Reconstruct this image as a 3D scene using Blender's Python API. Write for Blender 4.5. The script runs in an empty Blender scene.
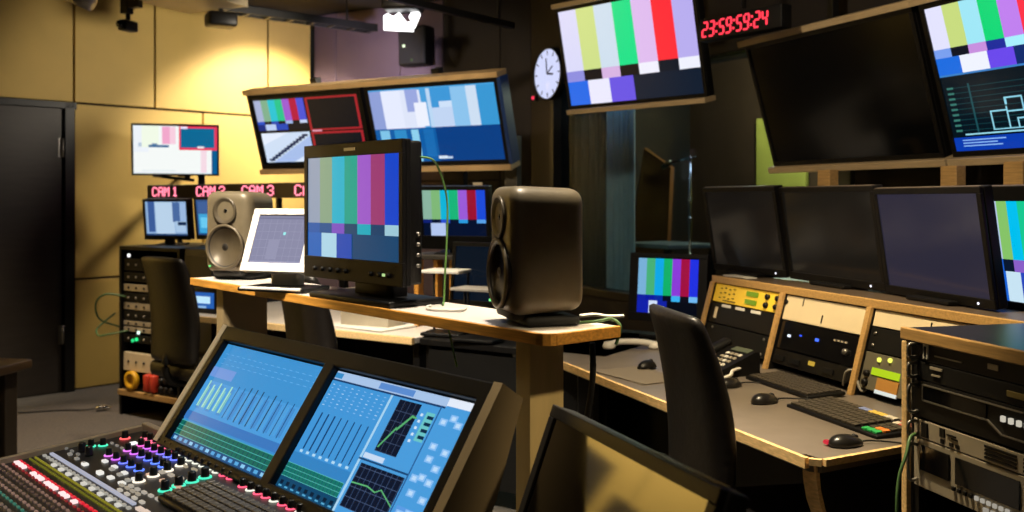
import bpy, bmesh, math, random
from mathutils import Vector, Matrix
random.seed(7)
C = bpy.context.scene.collection
sc = bpy.context.scene
PI = math.pi
F, H, HC = 950.0, 200.0, 1.4          # focal length (px of a 1024 wide frame), horizon row, eye height


# ------------------------------------------------------------------ calibration helpers
def at(u, v, Y):
    return Vector(((u - 512) / F * Y, Y, HC + (H - v) / F * Y))


def gz(u, v, z):
    Y = F * (HC - z) / (v - H)
    return at(u, v, Y)


class Fr:
    """a horizontal working frame: x along the yaw, y away from the viewer"""
    def __init__(s, x, y, deg):
        s.o = Vector((x, y, 0)); s.yaw = math.radians(deg)
        s.e1 = Vector((math.cos(s.yaw), math.sin(s.yaw), 0)); s.e2 = Vector((-math.sin(s.yaw), math.cos(s.yaw), 0))

    def pt(s, x, y, z=0.0):
        return s.o + s.e1 * x + s.e2 * y + Vector((0, 0, z))

    def loc(s, p):
        d = Vector(p) - s.o
        return Vector((d.dot(s.e1), d.dot(s.e2), p[2]))


# ------------------------------------------------------------------ materials
def lin(c):
    if isinstance(c, str):
        c = tuple(int(c[i:i + 2], 16) / 255 for i in (0, 2, 4))
    return tuple((x / 12.92 if x <= .04045 else ((x + .055) / 1.055) ** 2.4) for x in c) + (1,)


MC = {}


def mat(name, col='808080', rough=.5, metal=0, emit=None, es=1.0, spec=.5, var=0, scale=8, bump=0, stretch=None, coat=0):
    if name in MC:
        return MC[name]
    m = bpy.data.materials.new(name); m.use_nodes = True
    nt = m.node_tree; b = nt.nodes['Principled BSDF']
    b.inputs['Base Color'].default_value = lin(col)
    b.inputs['Roughness'].default_value = rough; b.inputs['Metallic'].default_value = metal
    b.inputs['Specular IOR Level'].default_value = spec
    if coat:
        b.inputs['Coat Weight'].default_value = coat; b.inputs['Coat Roughness'].default_value = .08
    if emit:
        b.inputs['Emission Color'].default_value = lin(emit); b.inputs['Emission Strength'].default_value = es
    if var or bump:
        tc = nt.nodes.new('ShaderNodeTexCoord'); mp = nt.nodes.new('ShaderNodeMapping')
        nt.links.new(tc.outputs['Object'], mp.inputs['Vector'])
        if stretch: mp.inputs['Scale'].default_value = stretch
        nz = nt.nodes.new('ShaderNodeTexNoise'); nz.inputs['Scale'].default_value = scale; nz.inputs['Detail'].default_value = 6
        nt.links.new(mp.outputs['Vector'], nz.inputs['Vector'])
        if var:
            r = nt.nodes.new('ShaderNodeValToRGB'); base = lin(col)
            r.color_ramp.elements[0].position = .3; r.color_ramp.elements[1].position = .7
            r.color_ramp.elements[0].color = tuple(max(0, x * (1 - var)) for x in base[:3]) + (1,)
            r.color_ramp.elements[1].color = tuple(min(1, x * (1 + var)) for x in base[:3]) + (1,)
            nt.links.new(nz.outputs['Fac'], r.inputs['Fac']); nt.links.new(r.outputs['Color'], b.inputs['Base Color'])
        if bump:
            bp = nt.nodes.new('ShaderNodeBump'); bp.inputs['Strength'].default_value = bump; bp.inputs['Distance'].default_value = .01
            nt.links.new(nz.outputs['Fac'], bp.inputs['Height']); nt.links.new(bp.outputs['Normal'], b.inputs['Normal'])
    MC[name] = m
    return m


def em(col, es=1.0):
    """a lit patch of a screen, lamp or indicator"""
    return mat('lit_%s_%g' % (col, es), '050505', .15, emit=col, es=es, spec=.3)


BLK = mat('black_plastic', '0c0b0b', .45, spec=.25, var=.2, scale=30)
BLK2 = mat('soft_black', '080808', .6, spec=.25, var=.2, scale=20)
GLOSS = mat('dark_glass', '08080a', .12, spec=.6)
METAL = mat('black_steel', '131211', .45, metal=.2, var=.15, scale=15)
ALU = mat('brushed_aluminium', '8b8780', .35, metal=.8, var=.15, scale=6, stretch=(1, 1, 20))
SILVER = mat('silver_fascia', 'a9a08e', .4, metal=.3, var=.1, scale=10)
WHITEP = mat('white_plastic', 'dad6cc', .4, var=.04, scale=5)
WOOD = mat('oak_edge', 'bd8434', .5, var=.3, scale=5, stretch=(2, 20, 30), bump=.05)
WOODT = mat('oak_strip', 'ae8a54', .5, var=.22, scale=6, stretch=(2, 20, 30))
LAM = mat('pale_laminate', 'd2cac2', .35, var=.06, scale=9)
DESKT = mat('grey_desk_top', '6e655c', .4, var=.08, scale=14)
LEATH = mat('black_leather', '130f0c', .45, var=.2, scale=40, bump=.15)
SPK = mat('speaker_grey', '655b48', .42, metal=.1, var=.08, scale=30)
CONE = mat('speaker_cone', '1f1b16', .6, var=.2, scale=20)
RUB = mat('rubber', '0b0b0b', .7, var=.1)
CREAM = mat('cream_panel', 'd2c2a0', .5, var=.06, scale=6)
BEIGE = mat('beige_laminate', 'c2aa74', .5, var=.1, scale=4, stretch=(6, 6, 1))
OAKL0 = mat('oak_pale', 'd8b884', .45, var=.2, scale=5, stretch=(20, 2, 30))
TAUPE = mat('taupe_cheek', '8c7a5a', .5, var=.1, scale=8)


# ------------------------------------------------------------------ mesh builder
class MB:
    def __init__(s): s.V = []; s.F = []; s.M = []; s.S = []; s.mats = []

    def mi(s, m):
        if m not in s.mats: s.mats.append(m)
        return s.mats.index(m)

    def addbm(s, bm, m, smooth=False, M=None):
        o = len(s.V); bm.verts.ensure_lookup_table()
        for i, v in enumerate(bm.verts): v.index = i
        for v in bm.verts: s.V.append(tuple(M @ v.co if M else v.co))
        k = s.mi(m)
        for f in bm.faces:
            s.F.append([o + v.index for v in f.verts]); s.M.append(k); s.S.append(smooth)
        bm.free(); return s

    def box(s, c, d, m, bev=0, M=None, seg=2):
        bm = bmesh.new(); bmesh.ops.create_cube(bm, size=1)
        for v in bm.verts: v.co = Vector((v.co.x * d[0], v.co.y * d[1], v.co.z * d[2]))
        if bev:
            bmesh.ops.bevel(bm, geom=bm.edges[:], offset=min(bev, min(d) * .49), segments=seg, affect='EDGES', profile=.5)
        T = Matrix.Translation(c)
        if M: T = T @ M
        return s.addbm(bm, m, bev > 0.004, T)

    def quad(s, pts, m):
        o = len(s.V); s.V += [tuple(p) for p in pts]; s.F.append(list(range(o, o + len(pts)))); s.M.append(s.mi(m)); s.S.append(False); return s

    def cyl(s, p0, p1, r0, m, r1=None, n=16, smooth=True):
        r1 = r0 if r1 is None else r1
        p0, p1 = Vector(p0), Vector(p1); d = (p1 - p0)
        bm = bmesh.new(); bmesh.ops.create_cone(bm, cap_ends=True, segments=n, radius1=r0, radius2=r1, depth=d.length)
        q = Vector((0, 0, 1)).rotation_difference(d.normalized()).to_matrix().to_4x4()
        return s.addbm(bm, m, smooth, Matrix.Translation((p0 + p1) / 2) @ q)

    def lathe(s, prof, m, M=None, n=28, smooth=True):
        """prof: (r, z) pairs turned about local z"""
        bm = bmesh.new(); rings = []
        for r, z in prof:
            rings.append([bm.verts.new((r * math.cos(2 * PI * i / n), r * math.sin(2 * PI * i / n), z)) for i in range(n)])
        for a, b in zip(rings, rings[1:]):
            for i in range(n): bm.faces.new((a[i], a[(i + 1) % n], b[(i + 1) % n], b[i]))
        bm.faces.new(rings[0][::-1]); bm.faces.new(rings[-1])
        return s.addbm(bm, m, smooth, M)

    def prism(s, poly, z0, z1, m, M=None, mside=None):
        """poly in xy, extruded along z"""
        o = len(s.V); n = len(poly)
        pts = [Vector((x, y, z0)) for x, y in poly] + [Vector((x, y, z1)) for x, y in poly]
        s.V += [tuple(M @ p if M else p) for p in pts]
        s.F += [[o + i for i in range(n)][::-1], [o + n + i for i in range(n)]]; s.M += [s.mi(m)] * 2; s.S += [False] * 2
        for i in range(n):
            j = (i + 1) % n
            s.F.append([o + i, o + j, o + n + j, o + n + i]); s.M.append(s.mi(mside or m)); s.S.append(False)
        return s

    def tube(s, pts, r, m, n=8, sub=6):
        P = [Vector(p) for p in pts]
        if sub > 1 and len(P) > 2:
            Q = []
            for i in range(len(P) - 1):
                a, b, c, d = P[max(i - 1, 0)], P[i], P[i + 1], P[min(i + 2, len(P) - 1)]
                for k in range(sub):
                    t = k / sub
                    Q.append(.5 * ((2 * b) + (c - a) * t + (2 * a - 5 * b + 4 * c - d) * t * t + (3 * b - a - 3 * c + d) * t ** 3))
            P = Q + [P[-1]]
        bm = bmesh.new(); rings = []; up = Vector((0, 0, 1))
        for i, p in enumerate(P):
            d = (P[min(i + 1, len(P) - 1)] - P[max(i - 1, 0)]).normalized()
            a = d.cross(up)
            if a.length < 1e-3: a = d.cross(Vector((1, 0, 0)))
            a.normalize(); b = d.cross(a).normalized()
            rings.append([bm.verts.new(p + (a * math.cos(2 * PI * k / n) + b * math.sin(2 * PI * k / n)) * r) for k in range(n)])
        for a, b in zip(rings, rings[1:]):
            for k in range(n): bm.faces.new((a[k], a[(k + 1) % n], b[(k + 1) % n], b[k]))
        bm.faces.new(rings[0][::-1]); bm.faces.new(rings[-1])
        return s.addbm(bm, m, True)

    def build(s, name, parent=None, loc=(0, 0, 0), rot=(0, 0, 0)):
        me = bpy.data.meshes.new(name); me.from_pydata(s.V, [], s.F)
        for m in s.mats: me.materials.append(m)
        me.polygons.foreach_set('material_index', s.M); me.polygons.foreach_set('use_smooth', s.S); me.update()
        o = bpy.data.objects.new(name, me); C.objects.link(o)
        o.location = loc; o.rotation_euler = rot
        if parent: o.parent = parent
        return o


def tag(o, label=None, cat=None, group=None, kind=None):
    if label: o['label'] = label
    if cat: o['category'] = cat
    if group: o['group'] = group
    if kind: o['kind'] = kind
    return o


def thing(name, label, cat, loc=(0, 0, 0), yaw=0.0, tilt=0.0, group=None):
    o = bpy.data.objects.new(name, None); C.objects.link(o); o.empty_display_size = .05
    o.location = loc; o.rotation_euler = (-tilt, 0, yaw)
    return tag(o, label, cat, group)


def dup(root, loc, rot=None, label=None, group=None):
    r = root.copy(); C.objects.link(r); r.location = loc
    if rot is not None: r.rotation_euler = rot
    if label: r['label'] = label
    if group: r['group'] = group
    for ch in root.children:
        c = ch.copy(); C.objects.link(c); c.parent = r
        for g in ch.children:
            d = g.copy(); C.objects.link(d); d.parent = c
    return r


def struct(mb, name):
    return tag(mb.build(name), kind='structure')


def light(name, kind, loc, power, col, aim=None, size=.2, ang=60, blend=.4):
    l = bpy.data.lights.new(name, kind); l.energy = power; l.color = lin(col)[:3]
    if kind == 'SPOT':
        l.spot_size = math.radians(ang); l.spot_blend = blend; l.shadow_soft_size = size
    elif kind == 'AREA':
        l.shape = 'DISK'; l.size = size
    else:
        l.shadow_soft_size = size
    o = bpy.data.objects.new(name, l); C.objects.link(o); o.location = loc
    if aim is not None:
        o.rotation_euler = (Vector(aim) - Vector(loc)).to_track_quat('-Z', 'Y').to_euler()
    return o


# ------------------------------------------------------------------ screens (flat pictures at their real place)
def picture(w, h, y, items):
    """items: (x0,y0,x1,y1,colour[,strength]) or ('p',[(x,y)...],colour); fractions of the picture, y up. Later ones lie on top."""
    m = MB()
    for k, it in enumerate(items):
        yy = y - .00025 * k if k < 6 else y - .0015 - .000004 * k
        if it[0] == 'p':
            m.quad([((px - .5) * w, yy, (py - .5) * h) for px, py in it[1]], em(it[2]))
        else:
            x0, y0, x1, y1 = it[:4]; es = it[5] if len(it) > 5 else 1.0
            m.quad([((a - .5) * w, yy, (b - .5) * h) for a, b in ((x0, y0), (x1, y0), (x1, y1), (x0, y1))], em(it[4], es))
    return m


def bars(top, mid, low, bg, split=(.25, .33), x0=0, y0=0, x1=1, y1=1, lowx=None):
    """colour bars: seven tall bars, a thin row of chips under them, big blocks at the bottom"""
    W, Hh = x1 - x0, y1 - y0
    it = [(x0, y0, x1, y1, bg)]
    for i, c in enumerate(top): it.append((x0 + W * i / 7, y0 + Hh * split[1], x0 + W * (i + 1) / 7, y1, c))
    for i, c in enumerate(mid):
        if c: it.append((x0 + W * i / 7, y0 + Hh * split[0], x0 + W * (i + 1) / 7, y0 + Hh * split[1], c))
    for a, b, c in low: it.append((x0 + W * a, y0, x0 + W * b, y0 + Hh * split[0], c))
    return it


def bezel(m, w, h, d, b, material, inner=.006, bt=None, bb=None, bev=.004):
    """a screen housing: four frame bars round a recess and the back; front face on y=0"""
    bt = bt or b; bb = bb or b
    m.box((0, d / 2 + inner, 0), (w, d - 2 * inner, h), material, bev)
    m.box((0, inner / 2 + .002, h / 2 - bt / 2), (w, inner + .006, bt), material, .002)
    m.box((0, inner / 2 + .002, -h / 2 + bb / 2), (w, inner + .006, bb), material, .002)
    for sx in (-1, 1): m.box((sx * (w / 2 - b / 2), inner / 2 + .002, (bb - bt) / 2), (b, inner + .006, h - bt - bb), material, .002)
    return m


GREYS = None
# ================================================================== THE ROOM
LW = Fr(-3.22, 7.0, math.degrees(math.atan2(.72, .69)))      # left wall: x to the far corner
cornerA = LW.pt(2.065, 0)
BW = Fr(cornerA.x, cornerA.y, -30)                           # back wall
cornerB = BW.pt(2.24, 0)
RW = Fr(cornerB.x, cornerB.y, -60)                           # right wall with the studio window
cornerC = RW.pt(5.0, 0)
ZC = 3.05

PANEL = mat('yellow_acoustic_panel', 'ccab58', .6, var=.07, scale=3, stretch=(1, 1, 1))
PURP = mat('mauve_acoustic_panel', '5c4d58', .7, var=.08, scale=4)
DARKW = mat('dark_brown_panel', '181211', .7, var=.15, scale=4)
GAP = mat('joint_black', '120e08', .9)
CEILM = mat('ceiling_brown', '1c170e', .8, var=.1, scale=3)
CARPET = mat('grey_carpet', '55504a', .95, var=.25, scale=60, bump=.3)
DOORM = mat('dark_door', '332c26', .5, var=.15, scale=4, stretch=(1, 1, 8))


def wall_panels(name, fr, x0, x1, z1, rects, gapm=GAP, th=.03):
    """backing plus separate panels with open joints. rects: (x0,z0,x1,z1,material)"""
    m = MB()
    M = Matrix.Translation(fr.o) @ Matrix.Rotation(fr.yaw, 4, 'Z')
    m.box(((x0 + x1) / 2, .06, z1 / 2), (x1 - x0, .06, z1), gapm)
    for a, b, c, d, mm in rects: m.box(((a + c) / 2, th / 2 - (.02 if mm is DARKW and fr is LW else 0), (b + d) / 2), (c - a, th, d - b), mm, .003)
    m.V = [tuple(M @ Vector(v)) for v in m.V]
    return struct(m, name)


def wx(fr, u):
    """x along a wall frame where image column u meets it"""
    k = (u - 512) / F
    return (k * fr.o.y - fr.o.x) / (fr.e1.x - k * fr.e1.y)


m = MB(); m.prism([(-8, -2.2), (4.5, -2.2), (5.5, 6.5), (1.5, 9), (-1.5, 9.6), (-8, 3.5)], -.06, 0, CARPET); struct(m, 'floor')
m = MB(); m.prism([(-8, -2.2), (4.5, -2.2), (5.5, 6.5), (1.5, 9), (-1.5, 9.6), (-8, 3.5)], ZC, ZC + .08, CEILM); struct(m, 'ceiling')
g = .008
uL = [wx(LW, u) for u in (74, 155, 268, 311)]
jx = wx(LW, 203)
zj, zl = 2.115, .815
xs = [-4.9, -3.7, -2.5, -1.3] + uL
R_ = []
for a, b in zip(xs, xs[1:]):
    R_.append((a + g, zj + g, b - g, ZC - .01, PANEL))
for a, b in zip(xs[:3], xs[1:4]):
    R_.append((a + g, zl + g, b - g, zj - g, PANEL)); R_.append((a + g, .01, b - g, zl - g, PANEL))
R_.append((-1.3 + g, .01, -1.0, zj - g, PANEL))
R_ += [(-2.25, 1.08, -1.78, 1.47, DARKW), (-2.8, .85, -2.36, 1.3, DARKW)]  # unseen dark boards, added for their reflection in the tilted monitor
for a, b in ((uL[0], jx), (jx, uL[3])):
    R_.append((a + g, zl + g, b - g, zj - g, PANEL)); R_.append((a + g, .01, b - g, zl - g, PANEL))
wall_panels('wall_left', LW, -4.9, uL[3], ZC, R_)
ub = [0.03] + [wx(BW, u) for u in (336, 400, 443, 500)] + [2.24]
R_ = []
for i, (a, b) in enumerate(zip(ub, ub[1:])):
    mm = PURP if i < 3 else DARKW
    R_.append((a + g / 2, .01, b - g / 2, 1.55, mm)); R_.append((a + g / 2, 1.56, b - g / 2, ZC - .01, mm))
wall_panels('wall_back', BW, 0, 2.24, ZC, R_)
# wall with the window opening
w0, w1, wz0, wz1 = wx(RW, 552), wx(RW, 850), .73, 2.3
m = MB(); M = Matrix.Translation(RW.o) @ Matrix.Rotation(RW.yaw, 4, 'Z')
for a, b, c, d in ((0, 0, w0, ZC), (w1, 0, 5, ZC), (w0, 0, w1, wz0), (w0, wz1, w1, ZC)):
    m.box(((a + c) / 2, .06, (b + d) / 2), (c - a, .12, d - b), DARKW)
m.V = [tuple(M @ Vector(v)) for v in m.V]; struct(m, 'wall_right')
P4 = cornerC
m = MB(); L0 = LW.pt(-4.9, 0)
ring = [(P4.x, P4.y), (3.9, -1.9), (-4.4, -1.9), (L0.x, L0.y)]
for (a, b), nm in zip(zip(ring, ring[1:]), ('wall_side', 'wall_front', 'wall_rear')):
    a, b = Vector(a + (0,)), Vector(b + (0,)); d = b - a
    mm = MB(); mm.box((0, .05 if nm != 'x' else 0, ZC / 2), (d.length, .08, ZC), DARKW)
    Mx = Matrix.Translation((a + b) / 2) @ Matrix.Rotation(math.atan2(d.y, d.x), 4, 'Z')
    mm.V = [tuple(Mx @ Vector(v)) for v in mm.V]; struct(mm, nm)

# door in the left wall
dr = MB()
root = tag(thing('door_1', None, None, LW.pt(0, 0), LW.yaw), kind='structure')
dx1 = uL[0] - .02; dx0 = dx1 - .95
m = MB(); m.box(((dx0 + dx1) / 2 - .03, .0, 1.04), (.86, .045, 2.07), DOORM, .004); m.build('door_leaf', root)
m = MB()
m.box((dx1 - .025, .0, 1.055), (.07, .09, 2.11), METAL, .003); m.box((dx0 - .025, .0, 1.055), (.07, .09, 2.11), METAL, .003)
m.box(((dx0 + dx1) / 2, .0, 2.09), (1.0, .09, .05), METAL, .003); m.build('door_frame', root)
for z in (1.78, .42):
    m = MB(); m.cyl((dx1 - .075, -.035, z - .07), (dx1 - .075, -.035, z + .07), .012, ALU); m.box((dx1 - .075, -.024, z), (.05, .006, .14), ALU); m.build('hinge', root)
m = MB(); m.cyl((dx0 + .08, -.02, 1.0), (dx0 + .08, -.07, 1.0), .01, ALU); m.cyl((dx0 + .08, -.07, 1.0), (dx0 + .2, -.07, 1.0), .01, ALU); m.build('door_handle', root)

# studio window
root = tag(thing('window_1', None, None, RW.pt(0, 0), RW.yaw), kind='structure')
m = MB(); cxw = (w0 + w1) / 2
for a, b, c, d in ((w0, wz0, w1, wz0 + .05), (w0, wz1 - .05, w1, wz1), (w0, wz0, w0 + .05, wz1), (w1 - .05, wz0, w1, wz1)):
    m.box(((a + c) / 2, .05, (b + d) / 2), (c - a, .14, d - b), METAL, .003)
m.build('window_frame', root)
GL = bpy.data.materials.new('window_glass'); GL.use_nodes = True; nt = GL.node_tree; nt.nodes.clear()
o_ = nt.nodes.new('ShaderNodeOutputMaterial'); mx = nt.nodes.new('ShaderNodeMixShader'); tr = nt.nodes.new('ShaderNodeBsdfTransparent'); gl = nt.nodes.new('ShaderNodeBsdfGlossy')
tr.inputs[0].default_value = (.72, .8, .82, 1); gl.inputs['Roughness'].default_value = .02
fr_ = nt.nodes.new('ShaderNodeFresnel'); fr_.inputs[0].default_value = 1.1
nt.links.new(fr_.outputs[0], mx.inputs[0]); nt.links.new(tr.outputs[0], mx.inputs[1]); nt.links.new(gl.outputs[0], mx.inputs[2]); nt.links.new(mx.outputs[0], o_.inputs[0])
m = MB(); m.box((cxw, .05, (wz0 + wz1) / 2), (w1 - w0 - .1, .008, wz1 - wz0 - .1), GL); m.build('window_pane', root)

# the studio beyond the glass
m = MB(); M = Matrix.Translation(RW.o) @ Matrix.Rotation(RW.yaw, 4, 'Z')
BROWN = mat('studio_brown', '4a3526', .7, var=.15, scale=3)
m.box((2.15, 2.9, 1.4), (7.4, .08, 2.8), BROWN); m.V = [tuple(M @ Vector(v)) for v in m.V]; struct(m, 'wall_studio')
m = MB(); m.box((-1.5, 1.5, 1.4), (.08, 2.7, 2.8), DARKW); m.box((5.8, 1.5, 1.4), (.08, 2.9, 2.8), DARKW); m.V = [tuple(M @ Vector(v)) for v in m.V]; struct(m, 'wall_studio_side')
m = MB(); m.box((2.15, 1.5, 2.85), (7.5, 2.7, .08), CEILM); m.V = [tuple(M @ Vector(v)) for v in m.V]; struct(m, 'ceiling_studio')
m = MB(); m.box((2.15, 1.5, .04), (7.5, 2.7, .06), CARPET); m.V = [tuple(M @ Vector(v)) for v in m.V]; struct(m, 'floor_studio')


def studio_hit(u, y):
    """point behind the window in column u at local depth y"""
    k = (u - 512) / F
    a = RW.pt(0, y); x = (k * a.y - a.x) / (RW.e1.x - k * RW.e1.y)
    return RW.pt(x, y), x


# curtain behind the glass
def curtain(name, u0, u1, y, col, label, n):
    (_, xa), (_, xb) = studio_hit(u0, y), studio_hit(u1, y)
    bm = bmesh.new(); cols = []
    N = n * 8
    for i in range(N + 1):
        t = i / N; x = xa + (xb - xa) * t; yy = .035 * math.sin(t * n * 2 * PI) + .012 * math.sin(t * n * 5)
        cols.append([bm.verts.new((x, y + yy + o, z)) for o in (0, .004) for z in (.1, .9, 1.7, 2.5)])
    for a, b in zip(cols, cols[1:]):
        for o in (0, 4):
            for k in range(3): bm.faces.new((a[o + k], b[o + k], b[o + k + 1], a[o + k + 1]))
        bm.faces.new((a[0], a[4], b[4], b[0])); bm.faces.new((a[3], b[3], b[7], a[7]))
    mm = MB(); mm.addbm(bm, mat('curtain_' + col, col, .8, var=.1, scale=10), True)
    o = mm.build('studio_curtain'); o.location = RW.o; o.rotation_euler = (0, 0, RW.yaw)
    return tag(o, label, 'curtain', 'curtains behind the studio window')


curtain('c', 553, 606, .30, '0e2c36', 'dark teal pleated curtain behind the studio window, beside the round clock', 9)
curtain('c', 607, 634, .30, '8fb0c4', 'curtain fold painted bright blue-grey behind the studio window', 5)  # bright fold of the curtain, its brightness put into a paler colour
# yellow-green lit panel far in the studio
p, xg = studio_hit(777, 2.8)
m = MB()
for i in range(2): m.box((xg + .04 + i * .0, 2.82, .9 + i * .86), (.62, .04, .84), mat('lime_panel', 'ccc860', .6, var=.05), .004)
o = m.build('acoustic_panel'); o.location = RW.o; o.rotation_euler = (0, 0, RW.yaw); tag(o, 'lime green lit wall panel seen through the studio window', 'wall panel')
# brown flat board shape set in the studio
p, xg = studio_hit(646, 1.9)
m = MB(); m.prism([(-.2, 0), (.35, 0), (.42, .95), (.02, 1.15), (-.12, .6)], 0, .04, mat('studio_board', '7a4c28', .5, var=.2, scale=4))
o = m.build('brown_board', None, RW.pt(xg, 1.9, .75), (PI / 2, 0, RW.yaw)); tag(o, 'orange-brown board shape set behind the studio glass', 'screen')
# studio table
p, xg = studio_hit(668, .95)
root = thing('studio_table', 'dark studio table with a pale edge seen low through the window', 'table', RW.pt(xg, .95, .07), RW.yaw)
m = MB(); m.box((0, 0, .98), (.62, .5, .03), mat('table_top_blue', '6f8088', .35), .004); m.build('table_top', root)
for sx in (-1, 1):
    for sy in (-1, 1):
        m = MB(); m.box((sx * .27, sy * .21, .4825), (.04, .04, .965), METAL, .003); m.build('leg', root)
m = MB(); m.box((0, -.1, .75), (.55, .3, .02), mat('table_top_blue'), .003); m.build('lower_shelf', root)
# mic stand
p, xg = studio_hit(690, .6)
root = thing('microphone_stand', 'thin chrome microphone stand with a boom in the studio behind the glass', 'microphone stand', RW.pt(xg, .6, .07), RW.yaw)
CHR = mat('chrome', 'c8c8c8', .15, metal=1)
m = MB(); m.cyl((0, 0, .02), (0, 0, 1.62), .01, CHR); m.build('pole', root)
m = MB(); m.cyl((-.22, 0, 1.6), (.06, 0, 1.63), .007, CHR); m.build('boom', root)
for z in (1.2, 1.33, 1.62):
    m = MB(); m.lathe([(.0, -.02), (.018, -.012), (.018, .012), (0, .02)], CHR, Matrix.Translation((0, 0, z))); m.build('clamp', root)
for a in (0, 2.1, 4.2):
    m = MB(); m.cyl((0, 0, .12), (.25 * math.cos(a), .25 * math.sin(a), .01), .008, METAL); m.build('leg', root)
m = MB(); m.cyl((-.22, 0, 1.6), (-.3, 0, 1.57), .022, METAL, .018); m.build('microphone', root)

# ================================================================== CEILING FITTINGS
def beam(name, a, b, w, h, mt, label, cat):
    a, b = Vector(a), Vector(b); d = b - a
    mm = MB(); mm.box((0, 0, 0), (d.length, w, h), mt, .004)
    o = mm.build(name); o.location = (a + b) / 2
    o.rotation_euler = (0, -math.asin(d.z / d.length), math.atan2(d.y, d.x))
    return tag(o, label, cat)


root = thing('cable_tray', 'thin black cable tray under the ceiling along the top of the yellow wall', 'cable tray', (-1.70, 7.28, 2.80), math.radians(41))
m = MB()
for sy in (-1, 1): m.box((0, sy * .06, 0), (1.5, .012, .06), METAL, .002)
for i in range(9): m.box((-.72 + i * .18, 0, -.025), (.025, .13, .01), METAL)
m.build('tray', root)
for x in (-.5, .5):
    m = MB(); m.cyl((x, 0, -.02), (x, 0, ZC - root.location.z - .01), .008, METAL); m.build('hanger_rod', root)
m = MB()
for k, yy in enumerate((-.03, .0, .03)): m.tube([(-.74, yy, .0), (-.3, yy + .01, .005), (.2, yy - .01, 0), (.74, yy, .005)], .011, RUB)
m.build('cable', root)
root = thing('lighting_track', 'thin black lighting track under the ceiling above the mauve wall', 'lighting track', at(446, 10, 5.7), math.radians(52))
m = MB(); m.box((0, 0, 0), (1.3, .04, .04), METAL, .003); m.build('track', root)
for x in (-.5, .5):
    m = MB(); m.cyl((x, 0, 0), (x, 0, ZC - root.location.z - .01), .006, METAL); m.build('hanger_rod', root)
# hung ceiling raft
m = MB(); p = at(176, -4, 6.4); m.box((0, 0, 0), (.55, .8, .05), CREAM, .004)
o = m.build('ceiling_raft', None, p, (0, 0, math.radians(-25))); tag(o, 'cream panel hung under the ceiling above the yellow wall', 'ceiling panel')


def lamp_head(name, label, p, yaw, s=1.0, lit=None, cat='spotlight', up=None, pitch=0):
    r = thing(name, label, cat, p, yaw)
    m = MB(); Rm = Matrix.Rotation(pitch, 4, 'X')
    m.box((0, 0, 0), (.17 * s, .2 * s, .1 * s), METAL, .02 * s, Rm); m.build('housing', r)
    m = MB(); m.box((0, .0, .075 * s), (.03, .03, .05 * s), METAL, .004); m.box((0, 0, .1 * s), (.1 * s, .05, .02), METAL, .003)
    m.cyl((0, 0, .1 * s), (0, 0, (up or .3)), .009, METAL); m.build('bracket', r)
    if lit:
        m = MB(); m.box((0, -.105 * s, 0), (.14 * s, .01, .075 * s), em(lit, 3), .003, Rm); m.build('lens', r)
    return r


zup = lambda p: ZC - p.z - .005
p = at(221, 20, 6.7); lamp_head('track_spotlight', 'black wedge-shaped spotlight under the cable tray lighting the yellow wall', p, math.radians(120), 1.0, up=zup(p))
p = at(128, 26, 6.2)
r = thing('security_camera', 'small black camera on a ceiling drop pole before the yellow wall', 'camera', p, math.radians(-20))
m = MB(); m.box((0, 0, 0), (.07, .12, .07), BLK, .012); m.build('housing', r)
m = MB(); m.cyl((-.0, -.06, 0), (0, -.085, 0), .022, GLOSS); m.build('lens', r)
m = MB(); m.box((-.01, 0, (zup(p) + .08) / 2 + .0), (.06, .06, zup(p) - .08), BLK, .004); m.box((.05, 0, .14), (.1, .05, .05), BLK, .004); m.cyl((0, 0, .02), (0, 0, .1), .015, BLK); m.build('drop_pole', r)
p = at(80, -1, 5.2)
r = thing('tube_lamp', 'grey cylindrical ceiling lamp above the dark door', 'lamp', p, math.radians(15))
m = MB(); m.cyl((-.1, 0, .05), (.07, -.05, -.025), .045, ALU, .05, 24); m.build('lamp_body', r)
m = MB(); m.cyl((-.05, 0, .05), (-.05, 0, zup(p)), .01, METAL); m.build('stem', r)
# the bright lamp with two glowing louvres
p = at(400, 20, 6.5)
r = thing('work_lamp', 'black ceiling lamp with glowing white louvres by the mauve wall', 'lamp', p, math.radians(-8))
m = MB(); m.box((.02, 0, .1), (.26, .2, .08), METAL, .02); m.cyl((.02, 0, .12), (.02, 0, zup(p)), .02, METAL); m.build('housing', r)
for pts in ([(-.128, -.055), (.08, -.07), (.06, -.0), (.035, -.01), (-.02, .06), (-.06, .035), (-.10, .058), (-.13, .04)], [(.085, -.05), (.125, .04), (.12, .06), (.065, .058), (.05, .03), (.07, -.01)]):
    m = MB(); m.prism([(x, y) for x, y in pts], -.07, -.05, em('ffffff', 4), Matrix.Rotation(PI / 2, 4, 'X')); m.build('louvre', r)

# small wall speaker on the mauve wall
xw = wx(BW, 423); pw = BW.pt(xw, -.13); k = pw.y / F
r = thing('wall_speaker', 'small black square speaker with a green light on the mauve wall', 'speaker', (pw.x, pw.y, HC + (H - 46) * k), BW.yaw)
m = MB(); m.box((0, .03, 0), (.27, .13, .32), BLK2, .015); m.build('cabinet', r)
m = MB(); m.box((0, -.037, 0), (.24, .008, .29), RUB, .003); m.build('grille', r)
m = MB(); m.box((0, .115, 0), (.08, .04, .1), METAL, .003); m.build('bracket', r)
for x, z in ((-.07, .0), (.01, -.12)):
    m = MB(); m.lathe([(0, 0), (.012, 0), (.012, .006), (0, .008)], em('e8ffd0', 1.5) if z == 0 else em('607050', .6), Matrix.Translation((x, -.04, z)) @ Matrix.Rotation(PI / 2, 4, 'X')); m.build('indicator_light', r)

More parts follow.
